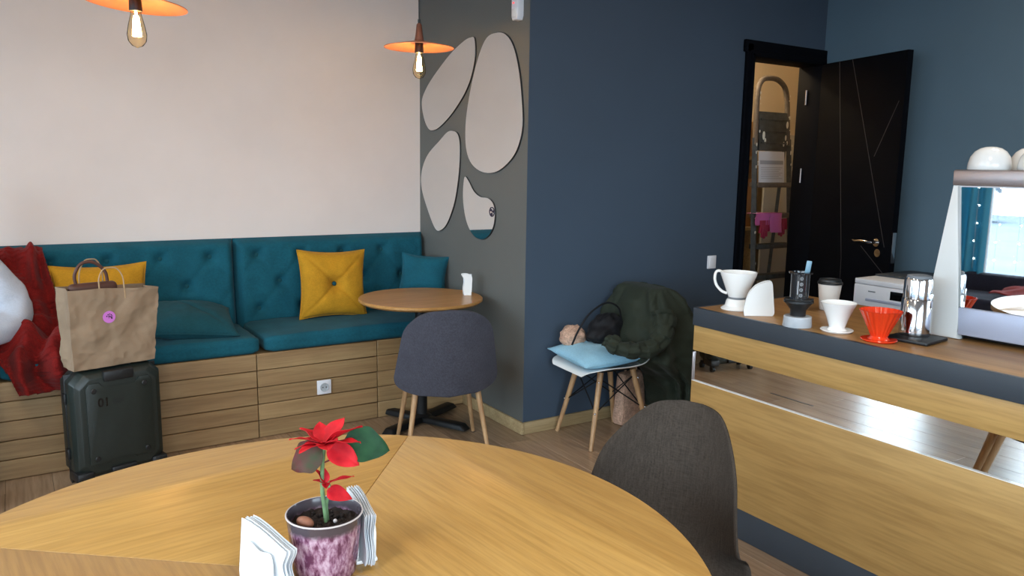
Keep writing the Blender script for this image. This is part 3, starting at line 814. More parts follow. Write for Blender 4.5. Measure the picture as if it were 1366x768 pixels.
wr.box((0, -0.01, 0.405), (0.2, 0.18, 0.008), 0.002)
wr.obj('wire_brace', 'blackmetal', wc)

# things on the white chair
tag(pillow(0.40, 0.38, 0.11, False, 11.0, 0.05, 0.004).obj('throw_pillow', 'skyblue', loc=(2.675, 3.30, 0.487), rot=(0.06, -0.03, -0.06), sharp=70), 'light blue pillow on the white chair seat', 'pillow')
hat = B()
def hatfn(u, v):
    a = 2*PI*u; t = v*PI
    r = 0.075*(1+0.2*nz(math.cos(a), math.sin(a), v*3, 2.2))
    return (1.15*r*math.sin(t)*math.cos(a), 0.85*r*math.sin(t)*math.sin(a), 0.85*r*math.cos(t))
hat.grid(hatfn, 28, 16, True)
tag(hat.obj('knit_hat', 'beige', loc=(2.60, 3.42, 0.565), rot=(0.2, 0.1, 0.2), sharp=80), 'crumpled beige pink hat on the light blue pillow near the wall', 'hat')
bag = thing('shoulder_bag', 'black shoulder bag with thin strap lying on the light blue pillow', 'bag', (2.755, 3.33, 0.53), 0.0)
bg = B()
def bagfn(u, v):
    a = 2*PI*u; t = v*PI
    r = 1+0.28*nz(math.cos(a)*1.4, math.sin(a)*1.4, v*3.5, 1.2)+0.10*nz(math.cos(a)*4, math.sin(a)*4, v*9, 1.0)
    z = math.cos(t); s = math.sin(t)**0.7
    return (0.105*s*math.cos(a)*r+0.03*z, 0.075*s*math.sin(a)*r, 0.085*z*r+0.075)
bg.grid(bagfn, 40, 26, True)
bg.obj('bag_body', 'blackbag', bag, sharp=80)
B().tube(spline([on_y(px, py, Yq)-Vector((2.755, 3.33, 0.53)) for px, py, Yq in ((763, 460, 3.24), (772, 440, 3.23), (786, 419, 3.22), (803, 406, 3.22), (815, 404, 3.23), (826, 412, 3.25), (829, 430, 3.28))], 5), 0.0055, 8).obj('strap', 'blackbag', bag)
# olive parka draped over the chair back
pk = thing('parka', 'olive green parka draped over the back of the white chair', 'coat', (3.03, 3.29, 0))
pb = B()
def parka(u, v):
    a = 2*PI*u; z = 0.845*(1-v)+0.10*v
    k = v**0.55
    cxs = 0.0+0.13*min(1, v*1.25)
    rx = 0.05+0.205*min(1, (v*2.6))**0.6; ry = 0.17+0.115*min(1, (v*2.8))**0.7
    # body opens toward the seat in the upper half only: pull the seat-side in below the seat
    c, s = math.cos(a), math.sin(a)
    c = math.copysign(abs(c)**0.55, c); s = math.copysign(abs(s)**0.55, s)
    x = cxs+rx*c; y = ry*s
    if v > 0.50 and c < 0: x = cxs-0.02+rx*c*max(0.05, 1-4.5*(v-0.50))
    fold = 0.026*math.sin(a*8+1.5*nz(c, s, v*2, 1.5)*3)*min(1, v*1.6)+0.028*nz(c*2, s*2, v*4, 1.9)+0.012*nz(c*4, s*4, v*9, 2)
    x += c*fold; y += s*fold*0.8
    y = min(y, YW-0.014-3.29)
    return (x-0.02, y, z-0.02*abs(s)*0)
pb.grid(parka, 96, 60, True)
pb.grid(lambda u, v: Vector(parka(u, 0))*v+Vector((0.01, 0, 0.852))*(1-v), 96, 4)
pb.solidify(0.006)
pb.obj('coat_body', 'olive', pk, sharp=80)
sl = spline([on_y(px, py, Yq)-Vector((3.03, 3.29, 0)) for px, py, Yq in ((884, 415, 3.06), (886, 440, 3.02), (874, 461, 3.01), (850, 468, 3.04), (828, 464, 3.09), (810, 453, 3.16))], 7)
slb = B(); n0 = len(sl)
def sleeve(u, v):
    i = min(int(v*(n0-1)+0.5), n0-1); p = sl[i]; t = (sl[min(i+1, n0-1)]-sl[max(i-1, 0)]).normalized()
    up = Vector((0, 0, 1)); e1 = t.cross(up).normalized(); e2 = e1.cross(t)
    a = 2*PI*u; r = 0.058-0.010*v+0.006*math.sin(v*34+3*math.sin(a+1))+0.016*nz(math.cos(a)*2, math.sin(a)*2, v*8, 1.3)
    return p+e1*math.cos(a)*r+e2*math.sin(a)*r*0.78
slb.grid(sleeve, 32, 44, True)
slb.obj('sleeve', 'olive', pk, sharp=80)
tb = thing('tote_bag', 'beige tote bag standing on the floor behind the white chair', 'bag', (3.02, 3.40, 0.0), 0.1)
B().box((0, 0, 0.16), (0.22, 0.10, 0.32), 0.03, taper=0.8).obj('bag_body', 'beige', tb)
B().tube(spline([(-0.05, 0, 0.31), (-0.03, 0, 0.37), (0.03, 0, 0.37), (0.05, 0, 0.31)], 5), 0.006, 8).obj('handle', 'beige', tb)

# brown woven chair at the big table (local +y is the direction it faces)
BCX, BCY, BCR = 1.307, 1.414, 1.912
bc = thing('dining_chair', 'brown grey woven shell chair at the large round table', 'chair', (BCX, BCY, 0), BCR)
prof = [(0.235, 0.425, 0.169, 0.0), (0.21, 0.45, 0.224, 0.01), (0.1, 0.452, 0.273, 0.0085), (-0.02, 0.438, 0.273, 0.014), (-0.12, 0.436, 0.259, 0.014), (-0.185, 0.475, 0.242, 0.112),
        (-0.2205, 0.578, 0.219, 0.144), (-0.2476, 0.693, 0.1955, 0.144), (-0.2673, 0.7856, 0.145, 0.112), (-0.278, 0.837, 0.096, 0.08), (-0.282, 0.855, 0.03, 0.048)]
shell(prof, 0.024).obj('shell_seat', 'brownweave', bc, sharp=180)
for sx in (-1, 1):
    for sy in (-1, 1):
        dowel(B(), (sx*0.13, sy*0.12-0.01, 0.425), (sx*0.215, sy*0.2-0.01, 0.0), 0.018, 0.011).obj('leg', 'leg_wood', bc)

# ------------------------------------------------------------------ big round table
TC = Vector((0.42, 1.34, 0)); TR = 0.75
bt = thing('round_table', 'large round oak table filling the foreground', 'table', TC)
for k in range(4):
    a0 = math.radians(51+90*k); bis = a0+PI/4
    # wedge modelled with its bisector along local +y so the veneer grain (local x) runs across it
    pts = [(0.0, 0.0)]
    for j in range(33):
        a = PI/4+PI/2*j/32; pts.append((TR*math.cos(a), TR*math.sin(a)))
    # small gap along both seams
    g = 0.0006; pts = [(x, y+g) for x, y in pts]
    B().prism(pts, 0.028, Matrix.Translation((0, 0, 0.722)), 0.002).obj('veneer_wedge', 'oak', bt, rot=(0, 0, bis-PI/2), sharp=30)
B().lathe([(0, 0.7215), (TR-0.03, 0.7215), (TR-0.06, 0.705), (0, 0.705)], 64).obj('underframe', 'counter_oak', bt)
for k in range(4):
    a = PI/4+k*PI/2; c, s = math.cos(a), math.sin(a)
    B().tube([(c*0.49, s*0.49, 0.707), (c*0.71, s*0.71, 0.0)], [0.03, 0.018], 16).obj('leg', 'leg_wood', bt)

# potted poinsettia; local x = right in view, y = away, z up from the table
RV = Vector((0.843, -0.537, 0)); RZ = math.atan2(-0.537, 0.843)
pp = thing('potted_poinsettia', 'red poinsettia in a mauve speckled pot on the large table', 'potted plant', (0.445, 1.325, 0.7503), RZ)
B().lathe([(0, 0.0), (0.052, 0.0), (0.056, 0.004), (0.061, 0.04), (0.066, 0.09), (0.069, 0.117), (0.0665, 0.118), (0.064, 0.112), (0.060, 0.07), (0.0, 0.068)], 48).obj('pot', 'pot', pp)
B().tube([(0.0688*math.cos(2*PI*k/40), 0.0688*math.sin(2*PI*k/40), 0.1165) for k in range(40)], 0.0016, 6, closed=True).obj('pot_rim', 'potrim', pp, label='pale worn rim of the pot')
so_ = B(); so_.grid(lambda u, v: (0.0625*v*math.cos(2*PI*u), 0.0625*v*math.sin(2*PI*u), 0.096+0.007*nz(v*math.cos(2*PI*u), v*math.sin(2*PI*u), 0, 5)+0.004*nz(v*math.cos(2*PI*u), v*math.sin(2*PI*u), 5, 14)), 72, 24, True)
for k in range(70):
    a = random.uniform(0, 2*PI); r = 0.058*math.sqrt(random.random()); so_.sphere((r*math.cos(a), r*math.sin(a), 0.099), random.uniform(0.002, 0.0045), 6, 4, (1, 1, 0.8))
so_.obj('soil', 'soil', pp, kind='stuff', sharp=80)
B().sphere((0, 0, 0), 0.013, 16, 10, (1.35, 0.9, 0.8)).obj('pebble', 'pebble', pp, loc=(-0.030, -0.022, 0.106), rot=(0, 0.15, -0.35))
B().sphere((0, 0, 0), 0.004, 8, 6).obj('pebble', 'potrim', pp, loc=(0.022, -0.01, 0.104), label='small pale pebble')
B().tube(spline([(0.004, 0.0, 0.09), (0.0005, 0, 0.125), (-0.003, 0, 0.16), (-0.002, 0, 0.20), (0.002, 0, 0.245)], 5), [0.0042]*10+[0.0038]*11, 10).tube(spline([(0.006, 0.004, 0.09), (0.004, 0.002, 0.13), (0.010, 0.002, 0.155), (0.008, 0.002, 0.175)], 4), 0.0028, 8).obj('stem', 'stem', pp)
def leaf_mesh(L, W, fold=0.25, droop=0.3, lobes=0.0):
    bb = B(); nu, nv = 10, 16
    def fn(u, v):
        s = 2*u-1; t = v
        w = W/2*(math.sin(PI*min(1, t**0.75))**0.8)*(1+lobes*math.sin(t*PI*5))
        if t > 0.995: w = 0.0003
        x = L*t; y = w*s
        z = fold*abs(s)*w-droop*L*t*t+0.03*L*math.sin(t*9+s*2)*abs(s)
        return (x, y, z)
    bb.grid(fn, nu, nv); bb.solidify(0.0006); return bb
def put_leaf(name, mat, base, yaw, pitch, L, W, roll=0.0, fold=0.25, droop=0.3, lobes=0.0, label=None):
    o = leaf_mesh(L, W, fold, droop, lobes).obj(name, mat, pp, sharp=80, label=label)
    from mathutils import Euler
    m = Matrix.Translation(base) @ Matrix.Rotation(yaw, 4, 'Z') @ Matrix.Rotation(-pitch, 4, 'Y') @ Matrix.Rotation(roll, 4, 'X')
    o.matrix_local = m; return o
top = (0.002, 0, 0.247)
for yaw, pit, L, W, roll, dr in ((3.05, 0.42, 0.062, 0.026, 0.3, 0.25), (2.6, 0.75, 0.058, 0.026, 0.2, 0.3), (2.0, 0.95, 0.050, 0.026, 0.0, 0.2), (0.9, 0.95, 0.062, 0.028, 0.1, 0.15), (0.25, 0.62, 0.075, 0.028, -0.5, 0.12), (-0.25, 0.30, 0.074, 0.030, -0.2, 0.1), (-1.2, 0.35, 0.050, 0.026, 0, 0.2), (-2.2, 0.30, 0.056, 0.028, 0.1, 0.25), (-2.8, 0.28, 0.050, 0.026, 0.3, 0.3), (1.4, 0.5, 0.052, 0.026, 0, 0.3), (-0.7, 0.6, 0.044, 0.022, 0, 0.1)):
    put_leaf('bract', 'bract', top, yaw, pit*0.85, L, W*1.3, roll, 0.22, dr)
put_leaf('bract', 'bract', (0.010, -0.006, 0.244), -0.2, -0.42, 0.066, 0.044, 0.8, 0.15, 0.12, label='drooping red bract')
put_leaf('leaf', 'leaf', (0.036, 0.012, 0.250), -0.10, -0.12, 0.082, 0.066, 1.0, 0.1, 0.30, 0.04, 'dark green leaf')
put_leaf('leaf', 'leafred', (0.0, -0.004, 0.240), PI+0.25, -0.45, 0.070, 0.060, -1.0, 0.12, 0.45, 0.05, 'green and maroon leaf')
B().tube(spline([(0.002, 0, 0.212), (0.02, 0.004, 0.222), (0.042, 0.012, 0.252)], 5), 0.0016, 6).obj('petiole', 'petiole', pp)
low = (0.004, -0.002, 0.172)
for yaw, pit, L, W in ((2.9, 1.0, 0.034, 0.016), (2.0, 1.15, 0.030, 0.016), (0.3, 0.28, 0.052, 0.012), (-1.3, 0.1, 0.022, 0.014), (3.3, 0.45, 0.024, 0.014)):
    put_leaf('bract', 'bract', low, yaw, pit, L, W, 0, 0.4, 0.1)
put_leaf('bract', 'bract', (0.006, -0.004, 0.158), -0.35, 0.15, 0.040, 0.032, 0.7, 0.1, 0.7)

# napkin holders on the big table
def napkin_holder(a, b, h, label, where, lean, n=7, top_drop=0.0, drape=0.0):
    """a, b: ground points of the far and near end of the stack"""
    a, b = Vector(a), Vector(b); d = (b-a); L = d.length; rz = math.atan2(d.y, d.x)
    t = thing('napkin_holder', label, 'napkin holder', ((a+b)/2)[:] , rz)
    prof = spline([(-L*0.36, 0), (-L*0.40, 0.03), (-L*0.28, 0.075), (0.0, h*0.62), (L*0.26, 0.07), (L*0.34, 0.03), (L*0.30, 0)], 5)
    for s in (-1, 1):
        B().prism([(p.x, p.y) for p in prof], 0.004, basis((0, s*0.0165+0.002, 0.002), (1, 0, 0), (0, lean*0.12*8, 1), (0, -1, 0)), 0.0012).obj('side', 'ceramic', t)
    B().box((0, 0, 0.004), (L*0.62, 0.05, 0.008), 0.003).obj('base', 'ceramic', t)
    for k in range(n):
        off = -0.008+0.016*k/(n-1)
        hh = h*(1-0.03*random.random()); q = random.uniform(-0.004, 0.004)
        def fn(u, v):
            x = -L/2+L*u+q; z = 0.010+(hh-0.010-top_drop*max(0.0, u-0.12))*v
            wav = 0.003*math.sin(u*4+k*0.15)*v+0.002*math.sin(v*5+k*0.1)*u
            return (x+0.006*math.sin(v*8+0.1*k)*u**3, off+lean*v*0.12+wav+(k-n/2)*0.0012*v, z)
        bb = B().grid(fn, 14, 14); bb.solidify(0.0012); nk = bb.obj('napkin', 'paper', sharp=60, loc=((a+b)/2)[:], rot=(0, 0, rz))
        tag(nk, ('leftmost', 'second from left', 'third from left', 'fourth from left', 'fifth from left', 'sixth from left')[k] + ' white paper napkin standing in the ' + where, 'napkin', 'napkins in the ' + where)
    return t
napkin_holder((0.312, 1.392, 0.7503), (0.356, 1.268, 0.7503), 0.110, 'white napkin holder left of the poinsettia pot', 'holder left of the poinsettia pot', 0.10, 5, 0.022)
napkin_holder((0.53, 1.425, 0.7503), (0.515, 1.285, 0.7503), 0.112, 'white napkin holder right of the poinsettia pot, partly behind it', 'holder right of the poinsettia pot', 0.06, 6, 0.0)

# ------------------------------------------------------------------ suitcase, paper bag
SCX, SCY, SRZ = 0.165, 3.86, math.radians(14)
def loc2(lx, ly, z, ox=SCX, oy=SCY, r=SRZ): return (ox+lx*math.cos(r)-ly*math.sin(r), oy+lx*math.sin(r)+ly*math.cos(r), z)
sc = thing('suitcase', 'dark green grey hard-shell suitcase standing in front of the bench', 'suitcase', loc2(0.2, 0.11, 0.0), SRZ)
W2, D2, Z0, Z1 = 0.20, 0.105, 0.05, 0.555
def chamf(w, h, c): return [(-w+c, -h), (w-c, -h), (w, -h+c), (w, h-c), (w-c, h), (-w+c, h), (-w, h-c), (-w, -h+c)]
zc = (Z0+Z1)/2; hh = (Z1-Z0)/2
F = basis((0, 0, zc), (1, 0, 0), (0, 0, 1), (0, -1, 0))     # local z of outline points to the viewer
for s, nm in ((1, 'front_shell'), (-1, 'back_shell')):
    b = B(); N = 8
    layers = [(0.004, 1.0, 0), (0.055, 1.0, 0), (D2-0.018, 0.0, 0.0), (D2-0.006, -1.0, 0)]
    rings = []
    for (dep, k, _) in layers:
        ins = {1.0: 0.0, 0.0: 0.012, -1.0: 0.032}[k]
        rings.append([b.bm.verts.new(F @ Vector((x, y, s*dep))) for x, y in chamf(W2-ins, hh-ins, 0.045)])
    for A, C2 in zip(rings, rings[1:]):
        for i in range(8): b.bm.faces.new((A[i], A[(i+1) % 8], C2[(i+1) % 8], C2[i]))
    b.bm.faces.new(rings[-1]); b.bm.faces.new(list(reversed(rings[0])))
    es = [e for e in b.bm.edges]
    bmesh.ops.bevel(b.bm, geom=es, offset=0.004, segments=2, profile=0.5, affect='EDGES')
    sh = b.obj(nm, 'case', sc, sharp=30)
    if s == 1:
        # raised front panel, notched at the top and bottom handle recesses
        o = [(-0.135, -0.185), (-0.06, -0.185), (-0.045, -0.165), (0.045, -0.165), (0.06, -0.185), (0.135, -0.185), (0.145, -0.175), (0.145, 0.18), (0.13, 0.20), (0.085, 0.20), (0.07, 0.172), (-0.07, 0.172), (-0.085, 0.20), (-0.13, 0.20), (-0.145, 0.18), (-0.145, -0.175)]
        B().prism(o, 0.008, F @ Matrix.Translation((0, 0, D2-0.008)), 0.003).obj('front_panel', 'case', sh, sharp=30)
        for rx in (-0.112, 0.112):
            for rz_ in (-0.155, 0.165):
                B().lathe([(0, 0.006), (0.009, 0.006), (0.012, 0.003), (0.012, 0)], 20).obj('rivet', 'casedark', sh, loc=F @ Vector((rx, rz_, D2)), rot=(PI/2, 0, 0))
        TM = F @ Matrix.Translation((-0.072, 0.105, D2+0.0002)) @ Matrix.Diagonal((0.9, 1, 1, 1))
        text_obj('01', 0.056, 'lettering', 'display', sh, TM)
        ln_ = B()
        for k, (w, y) in enumerate(((0.03, 0.117), (0.05, 0.110), (0.044, 0.104), (0.05, 0.098), (0.036, 0.092))):
            ln_.box(F @ Vector((-0.032+w/2, y, D2+0.0004)), (w, 0.0006, 0.0022))
        ln_.obj('small_print', 'casedark', sh)
        b2 = B().box((0, -0.088, Z1-0.028), (0.135, 0.045, 0.05), 0.01)
        b2.obj('handle_recess', 'casedark', sh)
        B().box((0, -0.092, Z0+0.03), (0.115, 0.045, 0.03), 0.008).obj('lower_grip', 'casedark', sh)
        for x in (-0.165, 0.165):
            B().box((x, -0.05, Z0+0.02), (0.075, 0.115, 0.05), 0.012).obj('corner_guard', 'casedark', sh)
B().box((0, 0, zc), (2*W2+0.006, 0.012, 2*hh-0.03), 0.003).obj('seam_frame', 'casedark', sc)
for z in (0.17, 0.43):
    B().box((-W2-0.004, 0, z), (0.012, 0.04, 0.05), 0.003).obj('latch', 'casedark', sc)
B().tube(spline([(-0.07, -0.045, Z1), (-0.065, -0.045, Z1+0.006), (0, -0.045, Z1+0.006), (0.065, -0.045, Z1+0.006), (0.07, -0.045, Z1)], 4), 0.006, 8, flat=1.3).obj('carry_handle', 'casedark', sc)
for x in (-0.165, 0.165):
    for y in (-0.07, 0.075):
        cst = B().tube([(x, y, 0.055), (x, y, 0.032)], 0.014, 12).obj('caster', 'casedark', sc)
        B().tube([(x-0.012, y, 0.022), (x+0.012, y, 0.022)], 0.022, 18).obj('wheel', 'casedark', cst)

# paper bag standing on the suitcase
pbg = thing('paper_bag', 'brown kraft paper shopping bag with pink round sticker, standing on the suitcase', 'bag', loc2(0.2, 0.105, 0.5645), SRZ+0.03)
BW, BD, BH = 0.20, 0.075, 0.36
def rectpt(s, w, d):
    """s in 0..1 round a rectangle"""
    per = 2*(2*w+2*d); q = (s % 1.0)*per
    if q < 2*w: return (-w+q, -d)
    q -= 2*w
    if q < 2*d: return (w, -d+q)
    q -= 2*d
    if q < 2*w: return (w-q, d)
    q -= 2*w
    return (-w, d-q)
def bagwall(u, v):
    k = 0.90+0.10*v; dk = 0.85+0.25*v
    x, y = rectpt(u, BW*k, BD*dk)
    cr = 0.010*nz(x*1.2, y*1.2+v*0.3, v*BH, 9)-0.014*max(0, 0.22-abs(nz(x*1.3+v*0.1, y, v*BH+3, 13)))*(1-0.5*v)-0.010*max(0, 0.2-abs(nz(x-v*0.12, y, v*BH+8, 20)))
    if abs(y) >= BD*dk-1e-6: y += cr*1.2
    else: x += cr + (-0.03 if x > 0 else 0.02)*math.exp(-(y/0.05)**2)*v
    # flap folds of the top edge
    z = BH*v + (0.008*nz(x, y, 1.0, 8)-0.012*(x/BW) if v > 0.97 else 0)
    return (x+0.012*v, y, z)
bb = B().grid(bagwall, 120, 40, True)
bb.grid(lambda u, v: (BW*0.90*(2*u-1), BD*0.85*(2*v-1), 0.002), 4, 4)
bb.bm.normal_update(); bb.solidify(0.0012)
pbody = bb.obj('bag_body', 'kraft', pbg, sharp=22)
for y, x0, x1, hz in ((-0.079, -0.055, 0.055, 0.095), (0.079, -0.085, 0.02, 0.125)):
    q = BH-0.05
    B().tube(spline([(x0, y, q), (x0+0.001, y*0.97, BH+0.0), (x0+0.004, y*0.9, BH+hz*0.55), (x0+0.025, y*0.85, BH+hz*0.93), ((x0+x1)/2, y*0.8, BH+hz), (x1-0.025, y*0.85, BH+hz*0.93), (x1-0.004, y*0.9, BH+hz*0.55), (x1-0.001, y*0.97, BH), (x1, y, q)], 6), 0.0032, 8).obj('handle', 'kraftcord', pbg)
st_ = B().lathe([(0, 0.0012), (0.0275, 0.0012), (0.0275, 0)], 36).obj('sticker', 'sticker', pbody, loc=(-0.022, -BD*1.03-0.004, 0.232), rot=(PI/2-0.03, 0, 0))
pw = B()
for (x, z, r) in ((-0.010, 0.004, 0.0032), (-0.004, 0.011, 0.0030), (0.003, 0.013, 0.0028), (0.010, 0.009, 0.003), (0.013, 0.003, 0.0026), (0.000, 0.003, 0.0038), (0.007, 0.000, 0.0034), (0.011, -0.006, 0.0046), (-0.001, -0.004, 0.0024)):
    pw.sphere((-0.022+x, -BD*1.03-0.0052, 0.232+z), r, 8, 6, (1, 0.15, 1))
pw.box((-0.024, -BD*1.03-0.0052, 0.216), (0.022, 0.0008, 0.0022))
pw.obj('sticker_print', 'ink', pbody)
# brown leather bag carried inside the paper bag
lb = thing('leather_bag', 'brown leather bag with rounded handle sticking out of the paper bag', 'bag', loc2(0.138, 0.125, 0.875), SRZ)
B().box((0.015, 0, 0.012), (0.21, 0.05, 0.12), 0.022, seg=3).obj('bag_body', 'brownleather', lb)
B().tube(spline([(-0.055, 0.0, 0.07), (-0.058, 0, 0.11), (-0.035, 0, 0.155), (0.0, 0, 0.168), (0.035, 0, 0.158), (0.072, 0, 0.118), (0.08, 0, 0.07)], 6), 0.0075, 10, flat=0.7).obj('handle', 'brownleather', lb)

# ------------------------------------------------------------------ red coat on the bench, seated person
rc = thing('red_coat', 'red wool coat slung over the backrest and seat at the left', 'coat', (0.05, 4.4, 0.56))
path = spline([(4.77, 1.02), (4.66, 1.005), (4.60, 0.93), (4.52, 0.80), (4.46, 0.70), (4.36, 0.645), (4.245, 0.615), (4.185, 0.575), (4.165, 0.50), (4.155, 0.425)], 9)
def coatfn(u, v):
    i = min(int(v*(len(path)-1)+0.5), len(path)-1); p = path[i]
    a = path[max(i-1, 0)]; b = path[min(i+1, len(path)-1)]; t = (b-a).normalized(); n = Vector((t.y, -t.x))
    if n.dot(Vector((-0.6, 0.8))) < 0: n = -n
    xl = -0.16+0.12*max(0, v-0.55)*2.0; xr = 0.10+0.09*min(1, v*1.4)-0.02*math.sin(v*9)
    x = xl+(xr-xl)*u
    f = 0.034*math.sin(u*11+6*v+4*nz(u*2, v*3, 0))*min(1, v*3+0.3)+0.05*nz(u*3.2, v*7.5, 2.0)+0.026*nz(u*7, v*15, 5.0)
    edge = min(1, (1-u)/0.12)
    q = p+n*(0.024+f*(0.35+0.65*edge))
    y = max(q.x, 4.07) if v > 0.7 else q.x
    # rolled sleeve hump across the lap
    hump = math.exp(-((v-0.60-0.12*(u-0.5))/0.055)**2)*0.055-0.03*math.exp(-((v-0.50-0.1*(u-0.5))/0.03)**2)
    q = q+n*hump
    return (x-0.035, q.x-4.4, q.y-0.56)
cb = B().grid(coatfn, 56, 120); cb.solidify(0.012)
cb.obj('coat_body', 'red', rc, sharp=80)
B().sphere((0, 0, 0), 0.007, 10, 8, (1, 0.6, 1)).obj('snap_button', 'chrome', rc, loc=(0.085, 4.118-4.4, 0.445-0.56))

pr = thing('person', 'person in pale grey sweatshirt and dark trousers seated on the bench at far left', 'person', (-0.335, 4.42, 0.0))
PX, PY = -0.38, 4.42
def pl(v): return [(x-PX, y-PY, z) for x, y, z in v]
# bare body: pelvis, spine, neck, head, arms with hands, legs
V = [(-0.38, 4.45, 0.66), (-0.38, 4.50, 0.86), (-0.38, 4.51, 1.02), (-0.38, 4.49, 1.12), (-0.38, 4.47, 1.20), (-0.38, 4.455, 1.30),
     (-0.22, 4.50, 1.04), (-0.065, 4.41, 0.745), (-0.205, 4.215, 0.73), (-0.54, 4.50, 1.04), (-0.69, 4.41, 0.745), (-0.56, 4.20, 0.73),
     (-0.275, 4.40, 0.64), (-0.25, 4.05, 0.60), (-0.28, 4.02, 0.32), (-0.285, 4.02, 0.08), (-0.485, 4.40, 0.64), (-0.51, 4.05, 0.60), (-0.485, 4.02, 0.32), (-0.48, 4.02, 0.08)]
E_ = [(0, 1), (1, 2), (2, 3), (3, 4), (4, 5), (2, 6), (6, 7), (7, 8), (2, 9), (9, 10), (10, 11), (0, 12), (12, 13), (13, 14), (14, 15), (0, 16), (16, 17), (17, 18), (18, 19)]
R_ = [0.095, 0.11, 0.10, 0.055, 0.07, 0.085, 0.055, 0.042, 0.028, 0.055, 0.042, 0.028, 0.06, 0.045, 0.042, 0.035, 0.06, 0.045, 0.042, 0.035]
nV = len(V)
def hand(wi, wrist, dirv, side):
    """palm plus five fingers continuing the body skeleton"""
    d = Vector(dirv).normalized(); s = Vector((-d.y, d.x, 0)).normalized()*side; dn = Vector((0, 0, -1))
    w = Vector(wrist); pi = len(V); V.append(tuple(w+d*0.05)); R_.append(0.028); E_.append((wi, pi))
    for k, (o, L) in enumerate(((-0.030, 0.065), (-0.010, 0.075), (0.010, 0.070), (0.030, 0.055))):
        a = len(V); V.append(tuple(w+d*0.085+s*o)); R_.append(0.011); E_.append((pi, a))
        V.append(tuple(w+d*(0.085+L*0.6)+s*o*1.1+dn*0.012)); R_.append(0.0095); E_.append((a, a+1))
        V.append(tuple(w+d*(0.085+L*0.85)+s*o*1.1+dn*0.035)); R_.append(0.008); E_.append((a+1, a+2))
    a = len(V); V.append(tuple(w+d*0.045-s*0.045+dn*0.01)); R_.append(0.012); E_.append((pi, a))
    V.append(tuple(w+d*0.08-s*0.055+dn*0.02)); R_.append(0.009); E_.append((a, a+1))
hand(8, V[8], (-0.55, -0.7, -0.15), 1); hand(11, V[11], (0.55, -0.7, -0.15), -1)
body = bake_skin('body', pl(V), E_, R_, 'skin', pr)
# face on the head
B().sphere((-0.38-PX, 4.455-PY-0.015, 1.285), 0.098, 24, 16, (0.80, 1.0, 1.18)).obj('head', 'skin', pr)
B().sphere((0, 4.455-PY-0.112, 1.275), 0.014, 10, 8, (0.8, 1.2, 1.5)).obj('nose', 'skin', pr)
for s in (-1, 1):
    B().sphere((s*0.032, 4.455-PY-0.098, 1.30), 0.011, 10, 8).obj('eye', 'ink', pr)
    B().sphere((s*0.08, 4.455-PY-0.01, 1.285), 0.026, 10, 8, (0.35, 0.7, 1.1)).obj('ear', 'skin', pr)
B().sphere((0, 4.455-PY-0.100, 1.228), 0.018, 10, 8, (1.3, 0.4, 0.35)).obj('mouth', M['pinkglove'], pr)
hb = B().grid(lambda u, v: (0.088*math.sin(v*PI*0.62)*math.cos(2*PI*u), 4.455-PY+0.005+0.108*math.sin(v*PI*0.62)*math.sin(2*PI*u), 1.292+0.122*math.cos(v*PI*0.62)+(0.075*max(0, -math.sin(2*PI*u))*v)), 32, 14, True)
hb.solidify(0.012); hb.obj('hair', 'hair', pr)
Vs = [(-0.38, 4.46, 0.62), (-0.38, 4.50, 0.80), (-0.38, 4.51, 1.00), (-0.38, 4.50, 1.09),
      (-0.22, 4.50, 1.035), (-0.12, 4.45, 0.90), (-0.055, 4.40, 0.735), (-0.16, 4.28, 0.70), (-0.21, 4.21, 0.73),
      (-0.54, 4.50, 1.035), (-0.64, 4.45, 0.90), (-0.70, 4.40, 0.735), (-0.61, 4.27, 0.70), (-0.56, 4.20, 0.73)]
Es = [(0, 1), (1, 2), (2, 3), (2, 4), (4, 5), (5, 6), (6, 7), (7, 8), (2, 9), (9, 10), (10, 11), (11, 12), (12, 13)]
Rs = [0.155, 0.15, 0.125, 0.07, 0.088, 0.102, 0.100, 0.078, 0.045, 0.078, 0.080, 0.078, 0.062, 0.042]
sw_ = bake_skin('sweatshirt', pl(Vs), Es, Rs, 'sweat', pr, sub=3)
for v in sw_.data.vertices:
    c = v.co; c += Vector((0.012*nz(c.x, c.y, c.z*1.6, 11), 0.020*nz(c.x+4, c.y, c.z*1.6, 13), 0.014*nz(c.x, c.y+3, c.z, 14)))
Vt = [(-0.38, 4.46, 0.65), (-0.27, 4.40, 0.645), (-0.25, 4.05, 0.605), (-0.28, 4.02, 0.34), (-0.285, 4.02, 0.10), (-0.49, 4.40, 0.645), (-0.51, 4.05, 0.605), (-0.485, 4.02, 0.34), (-0.48, 4.02, 0.10)]
bake_skin('trousers', pl(Vt), [(0, 1), (1, 2), (2, 3), (3, 4), (0, 5), (5, 6), (6, 7), (7, 8)], [0.13, 0.10, 0.075, 0.068, 0.062, 0.10, 0.075, 0.068, 0.062], 'navytrouser', pr)
for x in (-0.285, -0.48):
    B().box((x-PX, 3.965-PY, 0.045), (0.095, 0.27, 0.088), 0.03, seg=3).obj('shoe', 'casedark', pr)

